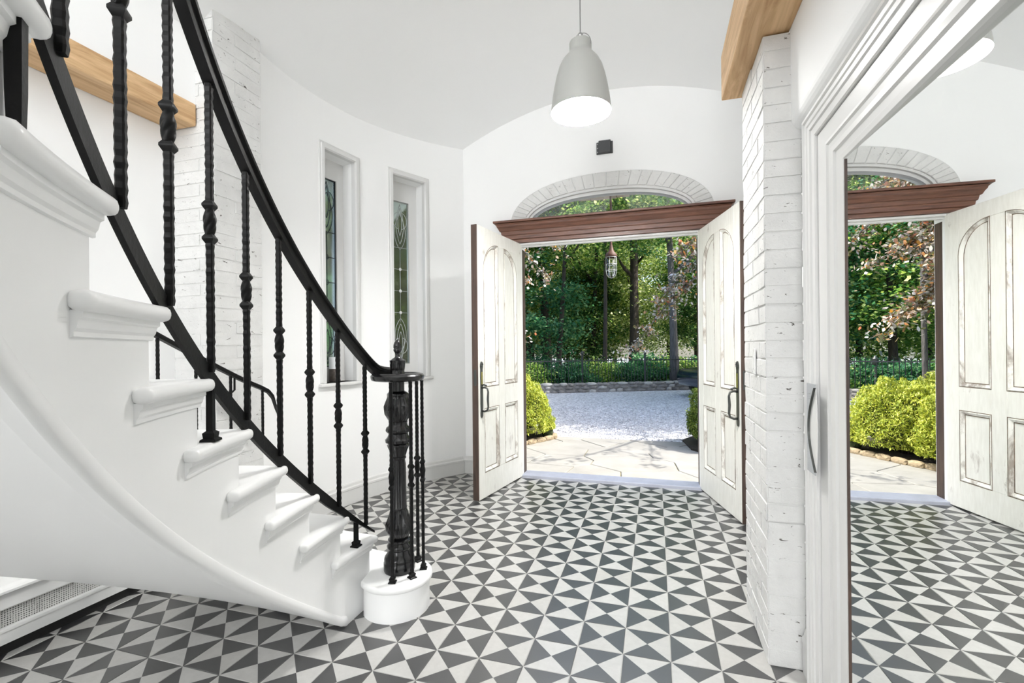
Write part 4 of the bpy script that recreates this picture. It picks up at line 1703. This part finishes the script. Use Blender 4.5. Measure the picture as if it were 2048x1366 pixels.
# ---------------------------------------------------------------- foliage
def leaf_mesh(name, pts, size, mat, rnd, flat=0.5, shape='leaf'):
    """pts: list of (pos, scale). each leaf: a folded 4 vert blade, real geometry"""
    V, Fc = [], []
    for (x, y, z), sc in pts:
        s = size * sc * rnd.uniform(0.7, 1.3)
        az = rnd.uniform(0, 2 * math.pi)
        tilt = rnd.gauss(0, 0.6) * (1 - flat) * 2 + rnd.uniform(-.3, .3)
        roll = rnd.gauss(0, 0.5)
        d = Vector((math.cos(az) * math.cos(tilt), math.sin(az) * math.cos(tilt), math.sin(tilt)))
        sd = Vector((-math.sin(az), math.cos(az), math.sin(roll)))
        p_ = Vector((x, y, z))
        n = len(V)
        wdt = 0.36 if shape == 'leaf' else 0.16
        V.append(tuple(p_ - d * s * 0.5))
        V.append(tuple(p_ + sd * s * wdt))
        V.append(tuple(p_ + d * s * 0.5))
        V.append(tuple(p_ - sd * s * wdt))
        Fc.append((n, n + 1, n + 2, n + 3))
        if shape == 'oval':
            Fc.pop()
            del V[n:]
            V += [tuple(p_ - d * s * 0.5), tuple(p_ - d * s * 0.2 + sd * s * 0.27), tuple(p_ + d * s * 0.15 + sd * s * 0.25), tuple(p_ + d * s * 0.5),
                  tuple(p_ + d * s * 0.15 - sd * s * 0.25), tuple(p_ - d * s * 0.2 - sd * s * 0.27)]
            Fc.append(tuple(range(n, n + 6)))
    me = bpy.data.meshes.new(name)
    me.from_pydata(V, [], Fc)
    me.materials.append(mat)
    return me


def crown_pts(rnd, rx, rz, clusters, per, cl=0.45):
    pts = []
    for c in range(clusters):
        while True:
            d = Vector((rnd.uniform(-1, 1), rnd.uniform(-1, 1), rnd.uniform(-1, 1)))
            if 0.25 < d.length < 1: break
        c0 = Vector((d.x * rx, d.y * rx, d.z * rz))
        for k in range(per):
            pts.append(((c0.x + rnd.gauss(0, cl), c0.y + rnd.gauss(0, cl), c0.z + rnd.gauss(0, cl * 0.38)), 1.0))
    return pts


CROWN = []
for k in range(6):
    rnd = random.Random(300 + k)
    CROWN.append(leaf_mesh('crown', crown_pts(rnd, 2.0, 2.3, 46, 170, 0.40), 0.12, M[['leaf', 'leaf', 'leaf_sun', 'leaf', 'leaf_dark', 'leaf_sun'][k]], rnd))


def trunk_mesh(rnd, h, r, lean=(0, 0), fork=0, mat='bark'):
    mb = MB()
    n = 9
    pts = []
    for k in range(n + 1):
        t = k / n
        pts.append((lean[0] * t + 0.05 * math.sin(3 * t + rnd.uniform(0, .3)), lean[1] * t, -0.15 + (h + 0.15) * t))
    mb.tube(pts, [r * (1.25 - 0.25 * min(1, t * 6 / n)) * (1 - 0.55 * t / n) for t in range(n + 1)], 10)
    for b_ in range(fork):
        i = rnd.randrange(4, n)
        p0 = Vector(pts[i])
        az = rnd.uniform(0, 6.28)
        L = rnd.uniform(1.0, 2.0)
        q = [p0, p0 + Vector((math.cos(az) * L * .4, math.sin(az) * L * .4, L * .35)), p0 + Vector((math.cos(az) * L * .75, math.sin(az) * L * .75, L * .9))]
        mb.tube(q, [r * 0.45, r * 0.3, r * 0.12], 7)
    return mb.mesh('trunk', M[mat], smooth=True)


rnd = random.Random(11)
TRUNK = [trunk_mesh(rnd, 8.0, 0.13, (rnd.uniform(-.4, .4), 0), 4) for k in range(4)]


def px_at(px, Y):
    d = _fw + _r2 * ((px - 1024) / CAM_F)
    return CAM_P.x + d.x * (Y - CAM_P.y) / d.y


def tree(x, y, h, label, group=None, trunk=None, crowns=3, sc=1.0, z0=2.2, ci=None):
    t = empty('woodland_tree', (x, y, -0.1), 0, label, 'tree', group)
    link('trunk', trunk or TRUNK[rnd.randrange(4)], t, rot=(0, 0, rnd.uniform(0, 6.28)) if trunk is None else None)
    for c in range(crowns):
        f = (c + 0.5) / crowns
        zz = z0 + (h - z0) * f
        q = link('crown', CROWN[rnd.choice((0, 1, 2, 3, 4)) if ci is None else rnd.choice(ci)], t, (rnd.uniform(-.5, .5), rnd.uniform(-.4, .4), zz), (0, 0, rnd.uniform(0, 6.28)))
        s = sc * rnd.uniform(0.85, 1.15) * (1.12 - 0.35 * f)
        q.scale = (s, s, s * 0.9)
    return t


rt = random.Random(2)
tree(px_at(1095, 17), 17, 9.5, 'thick dark tree trunk seen at the left side of the doorway', None, trunk_mesh(rt, 9, 0.21, (-0.45, 0.2), 1), 2, 1.0, 6.6, (0, 1, 4, 4))
tree(px_at(1068, 19), 19, 9.5, 'slanting tree trunk against the left door leaf', None, trunk_mesh(rt, 9, 0.16, (-1.3, 0.2), 3), 2, 1.0, 6.4, (0, 1, 4, 4))
tree(px_at(1112, 15.6), 15.6, 8.0, 'forked slender tree just behind the stone wall', None, trunk_mesh(rt, 7, 0.11, (0.45, 0.1), 4), 1, 0.8, 6.2, (0, 1, 4, 4))
tree(px_at(1208, 15.4), 15.4, 9.0, 'straight thin tree trunk under the hanging lantern', None, trunk_mesh(rt, 9, 0.085, (0.05, 0.0), 5), 2, 0.95, 5.4, (4, 4, 0))
tree(px_at(1267, 18.5), 18.5, 10.5, 'stout straight tree trunk right of the lantern', None, trunk_mesh(rt, 10, 0.225, (0.0, 0.1), 1), 2, 1.0, 6.6, (4, 4, 1))
tree(px_at(1349, 15.3), 15.3, 9.5, 'pale grey tree trunk close to the parked car', None, trunk_mesh(rt, 9, 0.15, (-0.3, 0.1), 3, 'bark_grey'), 2, 0.9, 6.0, (0, 1))
rd = random.Random(808)
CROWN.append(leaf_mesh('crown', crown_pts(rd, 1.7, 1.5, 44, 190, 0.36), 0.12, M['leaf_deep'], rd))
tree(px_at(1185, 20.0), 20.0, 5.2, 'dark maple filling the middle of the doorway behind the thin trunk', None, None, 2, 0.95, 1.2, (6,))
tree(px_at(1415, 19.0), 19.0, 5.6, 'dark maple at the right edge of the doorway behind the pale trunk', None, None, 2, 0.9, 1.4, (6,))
GB = 'woodland trees beyond the fence'
LB = 'leafy green woodland tree in the backdrop beyond the fence'
spots = []
for k in range(9):
    spots.append((-12 + 2.4 * k + rt.uniform(-.6, .6), 21.5 + rt.uniform(-1, 2.0), rt.uniform(8, 11)))
for k in range(11):
    spots.append((-18 + 2.8 * k + rt.uniform(-.6, .6), 28 + rt.uniform(-1, 2.5), rt.uniform(10, 14)))
for k in range(9):
    spots.append((-24 + 4.6 * k + rt.uniform(-.6, .6), 37 + rt.uniform(-1, 2.5), rt.uniform(13, 17)))
for x, y, h in spots:
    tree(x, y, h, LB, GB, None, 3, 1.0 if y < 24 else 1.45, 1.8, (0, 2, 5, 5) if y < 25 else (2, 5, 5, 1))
for k, (x, y, h) in enumerate([(-6.0, 15.2, 8.5), (-8.2, 13.6, 9.0), (-4.4, 16.2, 9), (-10.5, 16, 10)]):
    tree(x, y, h, 'dark leafy tree shown only in the mirror beyond the yew bushes', 'trees shown in the mirror', None, 3, 1.0, 1.6, (6, 4, 0))
for k, (x, y, h) in enumerate([(4.9, 8.6, 8.5), (6.6, 10.4, 9.5), (4.6, 11.4, 9), (7.4, 8.0, 9.5), (9.0, 12.0, 10), (5.6, 13.6, 9), (8.6, 9.8, 11)]):
    tree(x, y, h, 'tree to the right of the drive shading the gravel', 'trees right of the drive', None, 3, 1.0, 3.0)
# trees outside the tall windows
rnd_w = random.Random(77)
CROWN.append(leaf_mesh('crown', crown_pts(rnd_w, 1.5, 2.0, 60, 170, 0.32), 0.10, M['leaf_dull'], rnd_w))
tree(-4.5, 7.2, 5.0, 'dense olive tree seen through the window with white jewels', None, None, 2, 1.0, 0.9, (7,))
tree(-6.6, 6.6, 5.0, 'garden tree seen through the window holding the pot', None, None, 2, 0.8, 1.3, (0, 3))
tree(-5.2, 4.4, 3.2, 'small garden tree outside the window holding the pot', None, None, 1, 0.7, 0.6, (4,))

# undergrowth behind the fence
UG = []
for k in range(3):
    r2 = random.Random(600 + k)
    UG.append(leaf_mesh('foliage', crown_pts(r2, 0.95, 0.65, 44, 130, 0.22), 0.095, M['leaf_dark'] if k != 1 else M['leaf'], r2))
for k in range(17):
    s = 0.6 + 0.95 * k
    p0 = wq(s, 1.5 + rt.uniform(-.2, .9), 0)
    o = link('undergrowth_shrub', UG[k % 3], None, (p0[0], p0[1], 0.36), (0, 0, rt.uniform(0, 6)))
    f = rt.uniform(0.6, 1.15)
    o.scale = (f, f, f)
    tag(o, 'leafy undergrowth shrub growing behind the iron fence', 'shrub', 'undergrowth behind the fence')


# clipped yew bushes
def bush(name, label, x, y, rx, ry, h, n, size, mat, seed):
    r2 = random.Random(seed)
    pts = []
    for k in range(n):
        u = r2.uniform(-0.12, 1)
        az = r2.uniform(0, 2 * math.pi)
        rr_ = math.sqrt(max(0, 1 - u * u)) if u > 0 else 1.0
        d = Vector((math.cos(az) * rr_, math.sin(az) * rr_, u))
        b_ = 1 + 0.16 * noise.noise(d * 2.6 + Vector((seed, 0, 0))) + 0.10 * noise.noise(d * 7 + Vector((0, seed, 0)))
        f = b_ * (1 - 0.16 * r2.random() ** 2)
        pts.append(((d.x * rx * f, d.y * ry * f, 0.18 + max(0, d.z + 0.12) * (h - 0.18) * f), 1.0))
    root = empty(name, (x, y, GZ - 0.03), 0, label, 'bush')
    o = link('foliage', leaf_mesh('foliage', pts, size, mat, r2, 0.35, 'needle'), root)
    mb = MB()
    for k in range(9):
        az = 2 * math.pi * k / 9
        mb.tube([(0.05 * math.cos(az), 0.05 * math.sin(az), 0), (rx * .35 * math.cos(az), ry * .35 * math.sin(az), h * 0.35), (rx * .7 * math.cos(az), ry * .7 * math.sin(az), h * 0.62)], [0.018, 0.013, 0.006], 6)
    mb.obj('branches', M['bark'], root, smooth=True)
    mb = MB()
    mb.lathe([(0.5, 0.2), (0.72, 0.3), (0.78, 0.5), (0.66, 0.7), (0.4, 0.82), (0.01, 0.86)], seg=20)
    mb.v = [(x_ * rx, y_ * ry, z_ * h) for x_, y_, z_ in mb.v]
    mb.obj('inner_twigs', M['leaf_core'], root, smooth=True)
    return root


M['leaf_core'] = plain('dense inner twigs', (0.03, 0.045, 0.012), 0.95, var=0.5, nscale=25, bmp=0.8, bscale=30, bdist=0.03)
bush('yew_bush', 'yellow green yew bush beside the left door leaf', -1.42, 5.15, 0.62, 0.62, 0.92, 26000, 0.046, M['leaf_yew'], 31)
bush('yew_bush', 'wide yellow green yew bush nearest the house in the mirror', -2.0, 4.35, 0.85, 0.62, 0.98, 32000, 0.046, M['leaf_yew'], 32)
bush('yew_bush', 'yellow green yew bush at the far end of the left bed', -2.3, 5.7, 0.85, 0.7, 1.0, 16000, 0.05, M['leaf_yew'], 35)
bush('yew_bush', 'deep green yew bush beside the right door leaf', 1.72, 5.2, 0.56, 0.6, 0.95, 24000, 0.044, M['leaf_yew_deep'], 33)
bush('yew_bush', 'small yellow green yew tuft at the corner of the left bed', -0.87, 5.25, 0.12, 0.12, 0.30, 1500, 0.05, M['leaf_yew'], 34)
# beds
mb = MB()
mb.prism([(-3.1, 3.75), (-1.75, 3.75), (-1.15, 4.55), (-0.80, 5.20), (-0.80, 5.45), (-1.0, 6.2), (-3.1, 6.4)], -0.2, GZ + 0.02)
mb.prism([(3.0, 3.9), (3.0, 6.2), (1.4, 6.1), (1.12, 5.5), (1.2, 4.9), (1.7, 4.2)], -0.2, GZ + 0.02)
o = mb.obj('ground_beds', M['soil'])
tag(o, 'dark soil beds under the yew bushes', kind='structure')
ed = empty('bed_edging', (0, 0, 0), 0, 'tan stone edging along the left planting bed', 'edging')
path = [(-2.6, 3.72), (-1.75, 3.72), (-1.13, 4.53), (-0.77, 5.18), (-0.76, 5.42)]
for (x0, y0), (x1, y1) in zip(path[:-1], path[1:]):
    L = math.hypot(x1 - x0, y1 - y0)
    n = max(1, round(L / 0.17))
    for k in range(n):
        t = (k + 0.5) / n
        o = link('edging_stone', STN[k % 6], ed, (x0 + (x1 - x0) * t, y0 + (y1 - y0) * t, GZ + 0.025), (0, 0, math.atan2(y1 - y0, x1 - x0) + rt.uniform(-.2, .2)))
        o.scale = (L / n * 1.05, 0.09, 0.085)
        o.material_slots[0].link = 'OBJECT'
        o.material_slots[0].material = M['edging']


# copper beech trees with drooping branches
def beech(label, x, y, branches, seed, trunk_h=4.6, extra=10, per=34):
    r2 = random.Random(seed)
    root = empty('copper_beech', (x, y, -0.1), 0, label, 'tree')
    mb = MB()
    mb.tube([(0, 0, -0.1), (0.03, 0.02, trunk_h * 0.5), (0, 0, trunk_h)], [0.045, 0.035, 0.02], 10)
    mb.obj('trunk', M['bark_grey'], root, smooth=True)
    pts = []
    bb = MB()
    for (p0, p1, p2, dens) in branches:
        P0, P1, P2 = Vector(p0), Vector(p1), Vector(p2)
        pl_ = []
        for k in range(11):
            t = k / 10
            pl_.append(P0 * (1 - t) ** 2 + P1 * 2 * t * (1 - t) + P2 * t * t)
        bb.tube([tuple(q) for q in pl_], [0.03 * (1 - 0.085 * k) for k in range(11)], 6)
        for k in range(2, 11):
            for s in range(dens):
                off = Vector((r2.gauss(0, 0.16), r2.gauss(0, 0.16), r2.gauss(-0.04, 0.10)))
                tip = pl_[k] + off
                for q in range(9):
                    pp = pl_[k] + off * (q + 1) / 9 + Vector((r2.gauss(0, .04), r2.gauss(0, .04), r2.gauss(0, .03)))
                    pts.append((tuple(pp), 1.0))
    bb.obj('branches', M['bark_grey'], root, smooth=True)
    link('foliage', leaf_mesh('foliage', pts, 0.068, M['leaf_copper'], r2, 0.4, 'oval'), root)
    return root


def rel(x, y, p_): return (p_[0] - x, p_[1] - y, p_[2] + 0.1)


def pxp(px, py, Y):
    d = _fw + _r2 * ((px - 1024) / CAM_F) - _u2 * ((py - 696.8) / CAM_F)
    q = CAM_P + d * ((Y - CAM_P.y) / d.y)
    return (q.x, q.y, q.z)


x, y = 3.0, 7.4
brs = [(rel(x, y, (3.0, 7.4, 3.6)), rel(x, y, pxp(1390, 520, 7.2)), rel(x, y, pxp(1272, 690, 7.0)), 15),
       (rel(x, y, (3.0, 7.4, 4.0)), rel(x, y, pxp(1420, 480, 7.2)), rel(x, y, pxp(1318, 600, 7.0)), 12),
       (rel(x, y, (3.0, 7.4, 4.2)), rel(x, y, pxp(1430, 450, 7.0)), rel(x, y, pxp(1360, 505, 6.6)), 10),
       (rel(x, y, (3.0, 7.4, 3.4)), rel(x, y, (3.7, 5.2, 3.7)), rel(x, y, (2.55, 3.85, 2.35)), 3),
       (rel(x, y, (3.3, 5.6, 3.45)), rel(x, y, (2.6, 3.9, 3.3)), rel(x, y, (1.55, 3.72, 2.75)), 2)]
beech('copper beech drooping its branch across the right of the doorway', x, y, brs, 71)
x, y = -2.55, 6.9
brs = [(rel(x, y, (-2.55, 6.9, 3.3)), rel(x, y, (-1.9, 6.7, 3.8)), rel(x, y, pxp(1092, 560, 6.6)), 6),
       (rel(x, y, (-2.55, 6.9, 3.8)), rel(x, y, (-2.0, 6.5, 4.3)), rel(x, y, pxp(1110, 500, 6.4)), 6),
       (rel(x, y, (-2.55, 6.9, 2.6)), rel(x, y, (-2.2, 6.2, 3.3)), rel(x, y, (-2.0, 5.6, 2.4)), 9),
       (rel(x, y, (-2.55, 6.9, 3.2)), rel(x, y, (-2.9, 6.2, 4.2)), rel(x, y, (-2.6, 5.4, 3.2)), 9),
       (rel(x, y, (-2.55, 6.9, 3.6)), rel(x, y, (-2.0, 6.0, 4.6)), rel(x, y, (-1.7, 5.2, 3.6)), 9),
       (rel(x, y, (-2.55, 6.9, 2.2)), rel(x, y, (-2.9, 6.0, 2.7)), rel(x, y, (-2.5, 5.6, 1.6)), 8),
       (rel(x, y, (-2.55, 6.9, 4.0)), rel(x, y, (-3.2, 7.4, 5.0)), rel(x, y, (-3.8, 7.6, 4.0)), 8),
       (rel(x, y, (-2.55, 6.9, 4.2)), rel(x, y, (-2.4, 7.6, 5.4)), rel(x, y, (-1.9, 8.0, 4.6)), 8)]
for k in range(9):
    t = k / 8
    brs.append((rel(x, y, (-2.55, 6.9, 1.8 + 1.6 * t)), rel(x, y, (-2.3 - 0.3 * (k % 3), 6.3, 2.3 + 1.9 * t)), rel(x, y, (-1.45 - 0.32 * (k % 4), 5.7 + 0.2 * (k % 3), 1.5 + 2.1 * t)), 9))
beech('copper beech with mottled leaves standing left of the path', x, y, brs, 72)

# lamp post shown in the mirror
lp = empty('garden_lamp_post', (-4.35, 12.6, -0.1), 0, 'slim grey garden lamp post shown in the mirror', 'lamp post')
mb = MB()
mb.lathe([(0.06, 0.0), (0.06, 0.15), (0.03, 0.2), (0.027, 0.9)], seg=12)
mb.obj('post', M['gunmetal'], lp, smooth=True, auto=40)
mb = MB()
mb.lathe([(0.03, 0.9), (0.07, 0.95), (0.08, 1.08), (0.05, 1.12), (0.01, 1.17)], seg=12)
mb.obj('lantern_head', M['gunmetal'], lp, smooth=True, auto=40)

# parked car, mostly hidden by the right door leaf
car = empty('parked_car', (3.55, 13.05, GZ - 0.025), R(26), 'dark blue parked car peeping out behind the right door leaf', 'car')


def car_loft(sections, nm, mat, parent):
    mb = MB()
    mb.rings(sections)
    return mb.obj(nm, mat, parent, smooth=True, auto=45)


def car_sec(x, w_, z0, z1, r=0.12):
    ring = []
    for (sx_, sz) in ((1, 0), (1, 1), (-1, 1), (-1, 0)):
        for k in range(5):
            t = {(1, 0): -90, (1, 1): 0, (-1, 1): 90, (-1, 0): 180}[(sx_, sz)] + 22.5 * k
            cy = sx_ * (w_ - r)
            cz = (z1 - r) if sz else (z0 + r)
            ring.append((x, cy + r * math.cos(R(t)), cz + r * math.sin(R(t))))
    return ring


car_loft([car_sec(x_, w_, z0, z1) for x_, w_, z0, z1 in ((-2.15, 0.62, 0.42, 0.68), (-2.05, 0.76, 0.32, 0.76), (-1.6, 0.84, 0.24, 0.82), (-0.8, 0.87, 0.2, 0.86), (0.8, 0.87, 0.2, 0.9), (1.7, 0.84, 0.26, 0.92), (2.1, 0.78, 0.36, 0.84), (2.18, 0.66, 0.45, 0.72))], 'body', M['carpaint'], car)
car_loft([car_sec(x_, w_, z0, z1, 0.1) for x_, w_, z0, z1 in ((-0.95, 0.74, 0.74, 0.95), (-0.3, 0.68, 0.74, 1.34), (0.3, 0.67, 0.74, 1.40), (1.0, 0.68, 0.74, 1.34), (1.75, 0.72, 0.74, 0.98))], 'glasshouse', M['glass_dark'], car)
car_loft([car_sec(x_, w_, z0, z1, 0.05) for x_, w_, z0, z1 in ((-0.32, 0.66, 1.27, 1.36), (0.3, 0.66, 1.3, 1.43), (1.02, 0.66, 1.27, 1.36))], 'roof', M['carpaint'], car)
for sx_ in (-1.35, 1.35):
    for sy_ in (-0.78, 0.78):
        mb = MB()
        mb.lathe([(0.05, -0.1), (0.28, -0.1), (0.31, -0.07), (0.31, 0.07), (0.28, 0.1), (0.05, 0.1)], seg=24)
        wh = mb.obj('wheel', M['rubber'], car, (sx_, sy_, 0.31), (R(90), 0, 0), smooth=True, auto=40)
        mb = MB()
        mb.lathe([(0.01, -0.105), (0.18, -0.105), (0.2, -0.09), (0.2, 0.09), (0.18, 0.105), (0.01, 0.105)], seg=20)
        mb.obj('hub', M['wire'], wh, smooth=True, auto=40)
